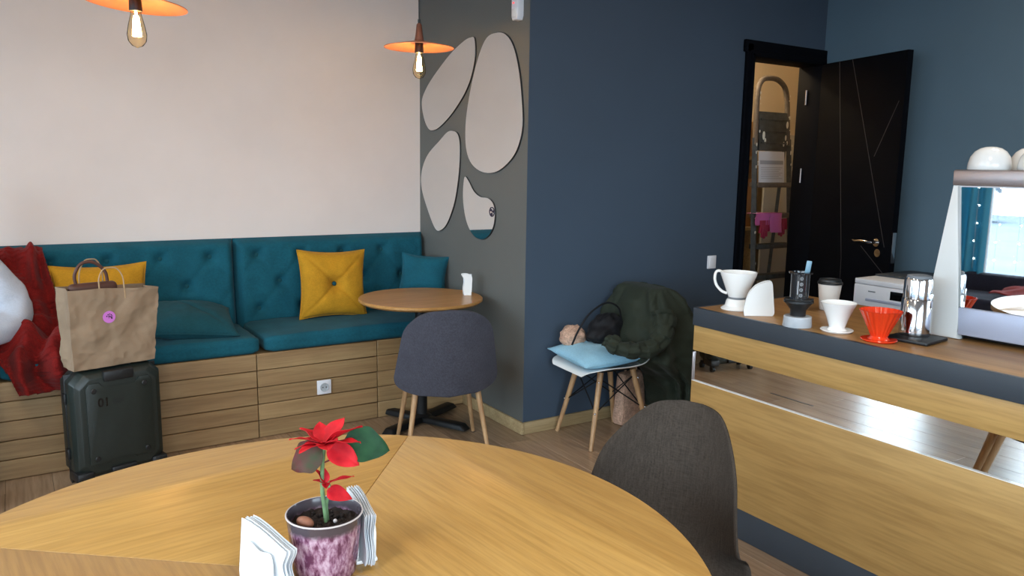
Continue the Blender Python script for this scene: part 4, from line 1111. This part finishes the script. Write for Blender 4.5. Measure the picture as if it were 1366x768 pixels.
# ------------------------------------------------------------------ service counter
KX = 2.42; KY0, KY1 = -0.9, 2.335; KD = 0.72
ct = thing('service_counter', 'oak service counter with slate edge and a mirror strip along its front', 'counter', (KX, KY1, 0))
Lc = KY1-KY0; cy = -Lc/2
B().box((KD/2, cy, 0.904), (KD, Lc, 0.032), 0.001).obj('countertop', 'counter_top', ct)
B().box((0.004, cy, 0.8835), (0.018, Lc+0.002, 0.075), 0.001).obj('edge_band', 'slate', ct)
B().box((KD/2, 0.0015, 0.8835), (KD, 0.012, 0.075), 0.001).obj('edge_band', 'slate', ct)
B().box((0.0105, cy, 0.790), (0.017, Lc, 0.108), 0.0012).obj('upper_panel', 'counter_oak', ct)
B().box((0.0135, cy, 0.665), (0.006, Lc-0.002, 0.14), 0.0).obj('mirror_strip', 'mirror', ct, smooth=False)
B().box((0.0065, cy, 0.6030), (0.008, Lc, 0.002), 0.0).obj('strip_edge', 'ceramic', ct)
B().box((0.0105, cy, 0.366), (0.017, Lc, 0.472), 0.0012).obj('lower_panel', 'counter_oak', ct)
B().box((0.0155, cy, 0.066), (0.02, Lc, 0.128), 0.001).obj('kickboard', 'slate', ct)
B().box((0.031+0.012, cy, 0.44), (0.02, Lc-0.01, 0.86), 0.0).obj('carcass_panel', 'slate', ct)
B().box((KD/2+0.012, -0.012, 0.44), (KD-0.02, 0.018, 0.86), 0.001).obj('end_panel', 'slate', ct)
B().box((0.0095, 0.0, 0.665), (0.014, 0.004, 0.125), 0.0005).obj('strip_edge', 'brushed', ct)
B().box((KD-0.02, cy, 0.44), (0.018, Lc-0.05, 0.86), 0.001).obj('back_panel', 'slate', ct)
ZT = 0.921

# pour-over dripper with handle, on its stand
d1 = thing('pour_over_dripper', 'white dripper with a big handle on a stand, leftmost on the counter', 'dripper', (2.555, 2.225, ZT), 2.2)
B().lathe([(0, 0), (0.066, 0), (0.067, 0.005), (0.058, 0.010), (0.050, 0.016), (0.046, 0.036), (0.040, 0.044), (0, 0.044)], 40).obj('stand', 'ceramic', d1)
B().lathe([(0, 0.044), (0.039, 0.044), (0.039, 0.052), (0, 0.052)], 36).obj('gasket', 'greyrubber', d1)
B().lathe([(0.02, 0.052), (0.036, 0.052), (0.040, 0.060), (0.072, 0.145), (0.074, 0.158), (0.071, 0.158), (0.068, 0.146), (0.036, 0.066), (0.02, 0.064)], 40, sx=1.02, sy=0.94).obj('cone', 'ceramic', d1)
B().tube(spline([(0.063, 0, 0.150), (0.080, 0, 0.158), (0.094, 0, 0.150), (0.097, 0, 0.122), (0.088, 0, 0.095), (0.066, 0, 0.072), (0.043, 0, 0.064)], 5), 0.0062, 10, flat=1.6).obj('handle', 'ceramic', d1)

# white ceramic napkin holder on the counter
nh = thing('napkin_holder', 'white ceramic wave-shaped napkin holder on the counter', 'napkin holder', (2.52, 2.085, ZT), 0.0)
out = [(p.x, p.y) for p in spline([(-0.060, 0.0), (-0.063, 0.03), (-0.050, 0.085), (-0.020, 0.122), (0.024, 0.140), (0.044, 0.132), (0.050, 0.10), (0.056, 0.05), (0.060, 0.012), (0.052, 0.0)], 6)]
wm = basis((0, 0, 0), RV, (0, 0, 1), (0.537, 0.843, 0))
for s, o_ in ((-1, -0.022), (1, 0.016)):
    B().prism(out, 0.006, wm @ Matrix.Translation((0.0 if s < 0 else 0.012, 0, o_)), 0.002).obj('side', 'ceramic', nh, sharp=30)
B().box((0, 0, 0.006), (0.09, 0.036, 0.012), 0.004).obj('base', 'ceramic', nh, rot=(0, 0, RZ))

# plunger coffee press standing in a dark funnel on a clear tray
ap = thing('coffee_press', 'smoky black plunger coffee press with hexagonal flange on a clear base', 'coffee maker', (2.475, 1.86, ZT), RZ)
B().lathe([(0, 0), (0.052, 0), (0.053, 0.002), (0.050, 0.038), (0.048, 0.040), (0.0, 0.040)], 36).obj('clear_base', 'frost', ap)
B().lathe([(0, 0.040), (0.028, 0.040), (0.029, 0.064), (0.048, 0.088), (0.054, 0.092), (0.054, 0.100), (0, 0.104)], 36).obj('funnel', 'casedark', ap)
B().lathe([(0, 0.099), (0.055, 0.099), (0.057, 0.102), (0.055, 0.106), (0, 0.107)], 6).obj('flange', 'casedark', ap)
B().lathe([(0, 0.106), (0.033, 0.106), (0.034, 0.200), (0.042, 0.201), (0.043, 0.206), (0.032, 0.208), (0.030, 0.200), (0.029, 0.115), (0, 0.115)], 36).obj('chamber', 'darksmoke', ap)
rg = B()
for k in range(4):
    z = 0.185-0.021*k
    rg.tube([(-0.007+0.0055*math.cos(a), -0.0338, z+0.0055*math.sin(a)) for a in [2*PI*i/16 for i in range(16)]], 0.0009, 5, closed=True)
    rg.box((-0.007, -0.0342, z), (0.0018, 0.001, 0.006))
rg.box((-0.018, -0.0295, 0.15), (0.003, 0.001, 0.05))
rg.obj('scale_marks', 'frost', ap)
sp = thing('scoop', 'pale blue stirring scoop standing in the coffee press', 'scoop', (2.475+0.012, 1.86-0.006, ZT+0.117), RZ, rot=(0.02, 0.12, RZ))
B().tube([(0, 0, 0), (0, 0, 0.085)], 0.004, 8).obj('handle', 'blueplastic', sp)
B().box((0, 0, 0.108), (0.020, 0.006, 0.05), 0.0028).obj('paddle', 'blueplastic', sp)

# takeaway cup
pc = thing('takeaway_cup', 'white takeaway paper cup with black lid at the back of the counter', 'cup', (2.90, 2.03, ZT))
B().lathe([(0, 0), (0.034, 0), (0.0355, 0.002), (0.047, 0.108), (0.049, 0.110), (0.0, 0.110)], 36).obj('cup_body', 'cup', pc)
B().lathe([(0.0, 0.110), (0.0505, 0.110), (0.0505, 0.118), (0.046, 0.121), (0.044, 0.130), (0.040, 0.131), (0.038, 0.127), (0, 0.127)], 36).obj('lid', 'casedark', pc)

def cone_dripper(loc, label, mat, R, H, saucer, ribs):
    t = thing('cone_dripper', label, 'dripper', loc, RZ+0.5)
    B().lathe([(0.012, 0.0), (saucer*0.9, 0.0), (saucer, 0.006), (saucer*0.98, 0.008), (saucer*0.6, 0.007), (0.030, 0.012), (0.026, 0.020), (0.012, 0.020)], 44).obj('saucer', mat, t)
    bb = B(); sg = 96 if ribs else 44
    bb.lathe([(0.014, 0.018), (0.028, 0.018), (0.030, 0.024), (R*0.62, H*0.5), (R*0.97, H*0.97), (R, H), (R*0.965, H), (R*0.58, H*0.5), (0.022, 0.03), (0.014, 0.028)], sg, ripple=0.028 if ribs else 0, nrip=20)
    bb.obj('cone', mat, t, sharp=50)
    B().tube(spline([(R*0.93, 0, H*0.85), (R*1.16, 0, H*0.86), (R*1.18, 0, H*0.55), (R*0.9, 0, H*0.34), (R*0.6, 0, H*0.36)], 5), 0.005, 8, flat=1.5).obj('handle', mat, t, rot=(0, 0, 1.2))
    return t
cone_dripper((2.525, 1.725, ZT), 'white cone coffee dripper on the counter, between the coffee press and the red dripper', 'ceramic', 0.064, 0.108, 0.058, False)
cone_dripper((2.515, 1.552, ZT), 'red fluted cone coffee dripper on the counter', 'redplastic', 0.070, 0.108, 0.060, True)

# steel hand grinder on a black mat
mt = tag(B().box((0, 0, 0.006), (0.16, 0.15, 0.012), 0.004).obj('bar_mat', 'casedark', loc=(2.645, 1.495, ZT), rot=(0, 0, 0.1)), 'small black square mat under the steel canister', 'mat')
gr = thing('steel_grinder', 'polished steel canister grinder on a black mat beside the espresso machine', 'grinder', (2.672, 1.518, ZT+0.0122))
B().lathe([(0, 0), (0.050, 0), (0.052, 0.003), (0.052, 0.014), (0.050, 0.128), (0.0485, 0.130), (0, 0.130)], 40).obj('lower_body', 'chrome', gr)
B().lathe([(0, 0.131), (0.047, 0.131), (0.047, 0.195), (0.044, 0.203), (0, 0.203)], 40).obj('upper_body', 'chrome', gr)
B().lathe([(0, 0.203), (0.040, 0.203), (0.039, 0.212), (0.020, 0.216), (0, 0.216)], 36).obj('lid', 'greyrubber', gr)
B().box((0.0, -0.050, 0.128), (0.012, 0.008, 0.05), 0.003).obj('lever', 'chrome', gr)

# espresso machine seen from its mirrored back
MX, MY = 2.80, 1.525; MA = math.radians(3.5)
em = thing('espresso_machine', 'white espresso machine with a mirrored back panel on the counter', 'coffee machine', (MX, MY, ZT), MA)
# local: x = depth away from the room, y = -length, z up; the mirrored side is at x = 0
ML = 0.78; MH = 0.565; MDp = 0.30
B().box((MDp/2+0.01, -ML/2, 0.30), (MDp-0.02, ML-0.02, 0.50), 0.012).obj('body', 'creamplastic', em)
B().prism([(-0.033, 0.0), (0.10, 0.0), (0.092, 0.028), (0.052, 0.54), (0.030, 0.54)], 0.03, basis((0.0, 0, 0.0), (0, -1, 0), (0, 0, 1), (-1, 0, 0)) @ Matrix.Translation((0, 0.0, -0.012)), 0.006).obj('side_frame', 'creamplastic', em, sharp=30)
B().prism([(ML-0.118, 0.0), (ML, 0), (ML-0.018, 0.54), (ML-0.06, 0.54)], 0.03, basis((0.0, 0, 0.0), (0, -1, 0), (0, 0, 1), (-1, 0, 0)) @ Matrix.Translation((0, 0.0, -0.012)), 0.006).obj('side_frame', 'creamplastic', em, sharp=30)
B().box((MDp/2-0.005, -ML/2-0.0125, 0.566), (MDp+0.03, ML-0.03, 0.055), 0.006).obj('top_rail', 'brushed', em)
B().box((-0.003, -ML/2, 0.537), (0.016, ML-0.06, 0.006), 0.001).obj('trim_strip', 'whiteplastic', em)
B().box((-0.004, -ML/2, 0.328), (0.008, ML-0.10, 0.425), 0.0).obj('mirror_panel', 'mirror', em, smooth=False)
B().box((-0.006, -ML/2-0.0, 0.066), (0.024, ML-0.175, 0.098), 0.006).obj('lower_panel', 'silver', em)
B().box((MDp/2, -ML/2, 0.018), (MDp-0.05, ML-0.06, 0.03), 0.004).obj('underside', 'casedark', em)
for y in (-0.08, -ML+0.08):
    for x in (0.04, MDp-0.05):
        B().tube([(x, y, 0.02), (x, y, 0.0)], 0.022, 16).obj('machine_foot', 'casedark', em)
# upturned cups on top
for k, (x, y, s) in enumerate(((0.07, -0.105, 1.0), (0.08, -0.265, 1.06), (0.20, -0.18, 0.92), (0.08, -0.435, 1.0), (0.20, -0.36, 0.95))):
    q = Matrix.Rotation(MA, 4, 'Z') @ Vector((x, y, 0))
    lab = ['white upturned bowl cup on the machine top, leftmost in front', 'white upturned bowl cup on the machine top, at the right picture edge', 'white upturned bowl cup on the machine top, peeking out behind the two front cups', 'white upturned bowl cup on the machine top beyond the right picture edge, front row', 'white upturned bowl cup on the machine top beyond the right picture edge, back row'][k]
    c = thing('bowl_cup', lab, 'cup', (MX+q.x, MY+q.y, ZT+0.5940), 0, 'cups on the espresso machine')
    R = 0.066*s
    B().lathe([(R, 0.0), (R*1.03, 0.004), (R*1.01, 0.022), (R*0.92, 0.045), (R*0.74, 0.063), (R*0.50, 0.074), (R*0.25, 0.079), (0, 0.080)], 40).obj('bowl', 'ceramic', c)

# dishwasher behind the counter
dw = thing('dishwasher', 'white dishwasher with dark top behind the counter, below the door', 'dishwasher', (4.20, 2.775, 0))
DWL, DWD = 0.60, 0.58
B().box((DWD/2+0.012, -DWL/2, 0.43), (DWD-0.02, DWL-0.004, 0.84), 0.004).obj('body', 'whiteplastic', dw)
B().box((DWD/2, -DWL/2, 0.865), (DWD, DWL, 0.03), 0.004).obj('front_lip', 'whiteplastic', dw)
B().box((DWD/2+0.10, -DWL/2, 0.885), (DWD-0.2, DWL, 0.012), 0.003).obj('dark_top', 'slate', dw)
B().box((0.008, -DWL/2, 0.785), (0.02, DWL, 0.125), 0.004).obj('control_panel', 'whiteplastic', dw)
B().box((-0.0025, -0.36, 0.805), (0.004, 0.26, 0.05), 0.001).obj('display', 'display', dw)
B().box((-0.004, -0.30, 0.762), (0.012, 0.44, 0.016), 0.005).obj('handle', 'silver', dw)
B().box((0.010, -DWL/2, 0.40), (0.02, DWL, 0.63), 0.004).obj('front_door', 'whiteplastic', dw)
B().box((-0.0025, -0.115, 0.812), (0.002, 0.045, 0.007), 0.0).obj('badge', 'greyrubber', dw)

# ------------------------------------------------------------------ closet: ladder, gloves, notice, shelf
ld = thing('stepladder', 'dark paint-spattered stepladder standing in the lit closet', 'ladder', (5.09, 4.10, 0))
def rail_x(z, s): return s*(0.235-0.045*(z/2.2)) 
def rail_y(z): return -0.06+0.075*z
for s in (-1, 1):
    B().tube([(rail_x(z, s)-0.01, rail_y(z), z) for z in (0.0, 0.7, 1.4, 1.75)], 0.032, 4, flat=0.62).obj('rail', 'ladder', ld, sharp=30)
    B().tube([(rail_x(z, s)*1.08+0.02, 0.30-0.09*z, z) for z in (0.0, 0.8, 1.70)], 0.018, 4).obj('rear_rail', 'ladder', ld, sharp=30)
hp = [(-0.21, 1.70), (-0.195, 1.95), (-0.175, 2.12), (-0.125, 2.195), (-0.04, 2.215), (0.06, 2.205), (0.14, 2.15), (0.165, 2.05), (0.170, 1.9), (0.175, 1.70)]
B().tube(spline([(x, rail_y(z), z) for x, z in hp], 5), 0.021, 12).obj('hand_hoop', 'laddertread', ld)
for k, z in enumerate((0.20, 0.435, 0.67, 0.91, 1.15, 1.39)):
    w = rail_x(z, 1)*2-0.02
    tr = B().box((-0.01, rail_y(z)+0.012, z), (w, 0.085, 0.038), 0.004).obj('step', 'laddertread' if k > 3 else 'ladder', ld)
tray = B().box((-0.015, rail_y(1.82)-0.005, 1.81), (0.33, 0.02, 0.30), 0.004).obj('tray', 'ladder', ld, rot=(-0.075, 0, 0), loc=(0, -0.138, 0.005))
for z in (1.72, 1.81, 1.90):
    B().box((-0.015, rail_y(1.82)-0.02, z), (0.30, 0.012, 0.012), 0.003).obj('tray_rib', 'ladder', tray)
sp_ = B()
rs = random.Random(3)
for k in range(34):
    s = rs.choice((-1, 1)); z = rs.uniform(0.7, 2.1)
    x = (rail_x(z, s)-0.01 if z < 1.7 else 0.172*s) + rs.uniform(-0.012, 0.012)
    sp_.sphere((x, rail_y(z)-0.024, z), rs.uniform(0.003, 0.009), 8, 6, (1, 0.25, rs.uniform(0.8, 2.4)))
for (x, z, r) in ((0.13, 1.86, 0.02), (0.12, 1.76, 0.016), (-0.14, 1.77, 0.024), (-0.12, 1.73, 0.016), (0.10, 1.71, 0.014), (0.14, 1.72, 0.012)):
    sp_.sphere((x, rail_y(1.82)-0.030, z), r, 8, 6, (0.7, 0.2, 1.4))
sp_.obj('paint_spatter', 'splat', ld, kind='stuff')
# paper hanging on the ladder between the tray and the upper step
nt_ = thing('notice_sheet', 'white printed paper sheet hanging on the stepladder under its tray', 'paper', (5.04, 4.10+rail_y(1.53)-0.028, 1.53), rot=(-0.075, 0, 0))
B().box((0, 0, 0), (0.30, 0.002, 0.24), 0).obj('sheet', 'notice', nt_)
pl_ = B()
pl_.box((0, -0.0016, 0.035), (0.27, 0.0012, 0.03))
for k in range(7): pl_.box((0.0-0.01*(k % 3), -0.0016, -0.005-0.014*k), (0.25-0.02*(k % 3), 0.0012, 0.004))
pl_.obj('print', 'printgrey', nt_)
# rubber gloves over a step
GVP = (5.02, 4.10+rail_y(1.15), 1.168)
def drape(x0, x1, z0, yo, seed):
    def fn(u, v):
        x = x0+(x1-x0)*u+0.01*math.sin(v*5+seed)
        if v < 0.3: y = 0.045-0.09*(v/0.3); z = 0.006
        else: q = (v-0.3)/0.7; y = -0.05-0.004*math.sin(u*8+seed); z = 0.006+(z0-0.006)*q
        return (x, y+yo+0.006*nz(x*8, z*8, seed), z+0.006*nz(x*7, seed, z*3))
    return fn
for args, cx_, z0_, lab in (((-0.185, -0.02, -0.085, 0.0, 1.0), -0.075, -0.05, 'left of the two mauve rubber gloves with crimson fingers over a ladder step'), ((-0.02, 0.12, -0.15, -0.006, 2.0), 0.13, -0.04, 'right, longer of the two mauve rubber gloves with crimson fingers over a ladder step')):
    gv = thing('rubber_glove', lab, 'glove', GVP, 0, 'rubber gloves on the stepladder')
    bb = B().grid(drape(*args), 14, 20); bb.solidify(0.002); bb.obj('cuff', 'pinkglove', gv, sharp=80)
    for k in range(5):
        x = cx_+(k-2)*0.022
        L = (0.10, 0.135, 0.145, 0.13, 0.09)[k]
        B().tube([(x*1.0, -0.042, z0_), (x+0.002, -0.045, z0_-L*0.5), (x-0.004+0.004*k, -0.043, z0_-L*0.95), (x-0.004+0.004*k, -0.042, z0_-L)], [0.013, 0.012, 0.010, 0.003], 10).obj('finger', 'crimglove', gv, label='crimson finger')
# closet shelf with boxes, seen past the ladder's left edge
sh_ = thing('closet_shelf', 'wooden wall shelf in the closet behind the ladder', 'shelf', (4.88, 4.56, 0))
for z in (1.02, 1.60): B().box((0, 0, z), (0.69, 0.26, 0.03), 0.003).obj('board', 'base_oak', sh_)
for x in (-0.36, 0.36): B().box((x, 0, 0.85), (0.03, 0.26, 1.70), 0.003).obj('upright', 'base_oak', sh_)
bx_ = thing('cardboard_box', 'cardboard box on the upper closet shelf', 'box', (5.02, 4.55, 1.6155))
B().box((0, 0, 0.14), (0.38, 0.2, 0.28), 0.004).obj('carton', 'cardboard', bx_); B().box((0, 0, 0.2812), (0.05, 0.2, 0.002)).obj('tape', 'kraftcord', bx_)
bx_ = thing('storage_box', 'cardboard box on the lower closet shelf', 'box', (5.0, 4.55, 1.0355))
B().box((0, 0, 0.20), (0.42, 0.2, 0.40), 0.004).obj('carton', 'cardboard', bx_); B().box((0, 0, 0.4012), (0.05, 0.2, 0.002)).obj('tape', 'kraftcord', bx_)
gp = B().box((5.76, 4.40, 0.90), (0.94, 0.02, 1.80), 0.002).obj('panel_board', 'closetgrey'); tag(gp, 'grey board leaning behind the stepladder in the closet', 'board')
cl = thing('closet_lamp', 'warm closet lamp under the closet ceiling', 'lamp', (4.45, 4.35, 2.798))
B().lathe([(0, 0), (0.09, 0), (0.09, -0.03), (0.05, -0.05), (0, -0.055)], 28).obj('diffuser', emit('closet_diffuser', (1.0, 0.72, 0.38, 1), 4.0), cl)
pl2 = bpy.data.lights.new('closet_bulb', 'POINT'); pl2.energy = 38; pl2.color = (1.0, 0.78, 0.50); pl2.shadow_soft_size = 0.08
po = bpy.data.objects.new('closet_bulb', pl2); COL.objects.link(po); po.location = (4.45, 4.35, 2.66)

# round ceiling lamps added out of view for soft top light
for k, (x, y) in enumerate(((-0.9, 0.6), (1.3, 0.6), (-0.6, 2.6), (3.6, 1.4))):
    c = thing('added_ceiling_lamp', 'added unseen white ceiling lamp ' + ('over the window side', 'above the big table and counter aisle', 'in front of the bench', 'behind the service counter')[k], 'lamp', (x, y, ZC-0.001), 0, 'added ceiling lamps')
    B().lathe([(0, 0), (0.24, 0), (0.25, -0.01), (0.25, -0.06), (0.235, -0.06), (0.235, -0.05), (0, -0.05)], 40).obj('housing', 'whiteplastic', c)
    B().lathe([(0, -0.051), (0.23, -0.051), (0.22, -0.062), (0, -0.066)], 40).obj('diffuser', M['diffuser'], c)
    l = bpy.data.lights.new('added_ceiling_light', 'AREA'); l.shape = 'DISK'; l.size = 0.44; l.energy = 18; l.color = (1.0, 0.88, 0.74)  # extra light from above, belongs to the added lamps
    o = bpy.data.objects.new('added_ceiling_light', l); COL.objects.link(o); o.location = (x, y, ZC-0.08)

# bulbs' own light
for loc in ((1.885, 3.90, 2.02), (0.448, 3.40, 1.99)):
    l = bpy.data.lights.new('pendant_bulb', 'POINT'); l.energy = 1.6; l.color = (1.0, 0.72, 0.46); l.shadow_soft_size = 0.03
    o = bpy.data.objects.new('pendant_bulb', l); COL.objects.link(o); o.location = loc

# ------------------------------------------------------------------ window side of the room, seen only in the mirrors
sf = thing('window_sofa', 'dark navy sofa below the window, seen mirrored in the espresso machine', 'sofa', (XL+0.43, 2.35, 0))
B().box((0, 0, 0.16), (0.72, 2.2, 0.26), 0.03).obj('base', 'darksofa', sf)
for y in (-0.54, 0.54): block_cushion(0.60, 1.06, 0.14, y).obj('seat', 'darksofa', sf, loc=(0.05, y, 0.285), sharp=70)
B().box((-0.30, 0, 0.42), (0.14, 2.2, 0.34), 0.04).obj('backrest', 'darksofa', sf)
rt = B().grid(lambda u, v: (0.25*(2*u-1), 0.35*(2*v-1), 0.04+0.05*nz(u*3, v*4, 0)+0.06*(1-(2*u-1)**2)*(1-(2*v-1)**2)), 24, 28); rt.solidify(0.01)
tag(rt.obj('folded_blanket', 'red', loc=(XL+0.50, 2.5, 0.455), sharp=80), 'red blanket on the navy sofa, seen mirrored in the espresso machine', 'blanket')
cu = B().grid(lambda u, v: (0.045*math.sin(u*40)+0.01*nz(u*5, v*2, 0), 0.75*u, 2.75*v), 110, 12)
cu.solidify(0.004)
tag(cu.obj('curtain', 'curtain', loc=(XL+0.14, 3.12, 0.02), sharp=80), 'turquoise curtain at the window, seen mirrored in the espresso machine', 'curtain')
fl_ = thing('string_lights', 'curtain of small cool fairy lights hung along the window', 'string lights', (XL+0.19, 2.0, 2.78))
wi = B(); bu = B()
for k in range(16):
    y = -0.6+0.18*k
    wi.tube([(0, y, 0), (0.005, y+0.02, -1.0), (0, y, -2.15)], 0.0012, 4)
    for j in range(13):
        bu.sphere((0.004, y+0.012*math.sin(j*2.1+k), -0.08-0.165*j), 0.0055, 6, 4)
wi.tube([(0, -0.7, 0), (0, 2.2, 0)], 0.002, 5)
wi.obj('wire', 'frost', fl_); bu.obj('tiny_bulbs', 'fairy', fl_, kind='stuff')

# street outside the windows
structure(B().box((0, 0, -0.18), (60, 60, 0.1)).obj('ground_outside', 'pavement'), 'pale pavement outside the windows')
bd = thing('street_building', 'pale building across the street, seen mirrored through the window', 'building', (-34, 4, -0.13))
B().box((0, 0, 3.2), (5, 24, 6.4)).obj('facade', 'facade', bd)
for j in range(2):
    for k in range(7): B().box((2.5, -9.6+3.2*k, 1.6+2.9*j), (0.12, 1.5, 1.5)).obj('window', 'darkglass', bd)
for y0, c in ((12.5, 'frame'), (5.0, 'carblue')):
    cr = thing('parked_car', '%s parked car on the street outside the window' % ('blue' if c == 'carblue' else 'white'), 'car', (-24.0, y0, -0.13))
    body_ = [(-2.1, 0.3), (2.1, 0.3), (2.15, 0.7), (1.5, 0.85), (0.8, 1.4), (-1.2, 1.42), (-1.9, 0.9), (-2.15, 0.8)]
    B().prism(body_, 1.7, basis((-0.85, 0, 0), (0, 1, 0), (0, 0, 1), (1, 0, 0)), 0.08).obj('car_body', c, cr)
    B().prism([(-1.0, 0.9), (0.95, 0.9), (0.7, 1.33), (-1.1, 1.35)], 1.72, basis((-0.86, 0, 0), (0, 1, 0), (0, 0, 1), (1, 0, 0))).obj('side_glass', 'darkglass', cr)
    for yy in (-1.35, 1.35):
        for xx in (-0.8, 0.8): B().tube([(xx-0.1, yy, 0.33), (xx+0.1, yy, 0.33)], 0.33, 20).obj('wheel', 'tyre', cr)
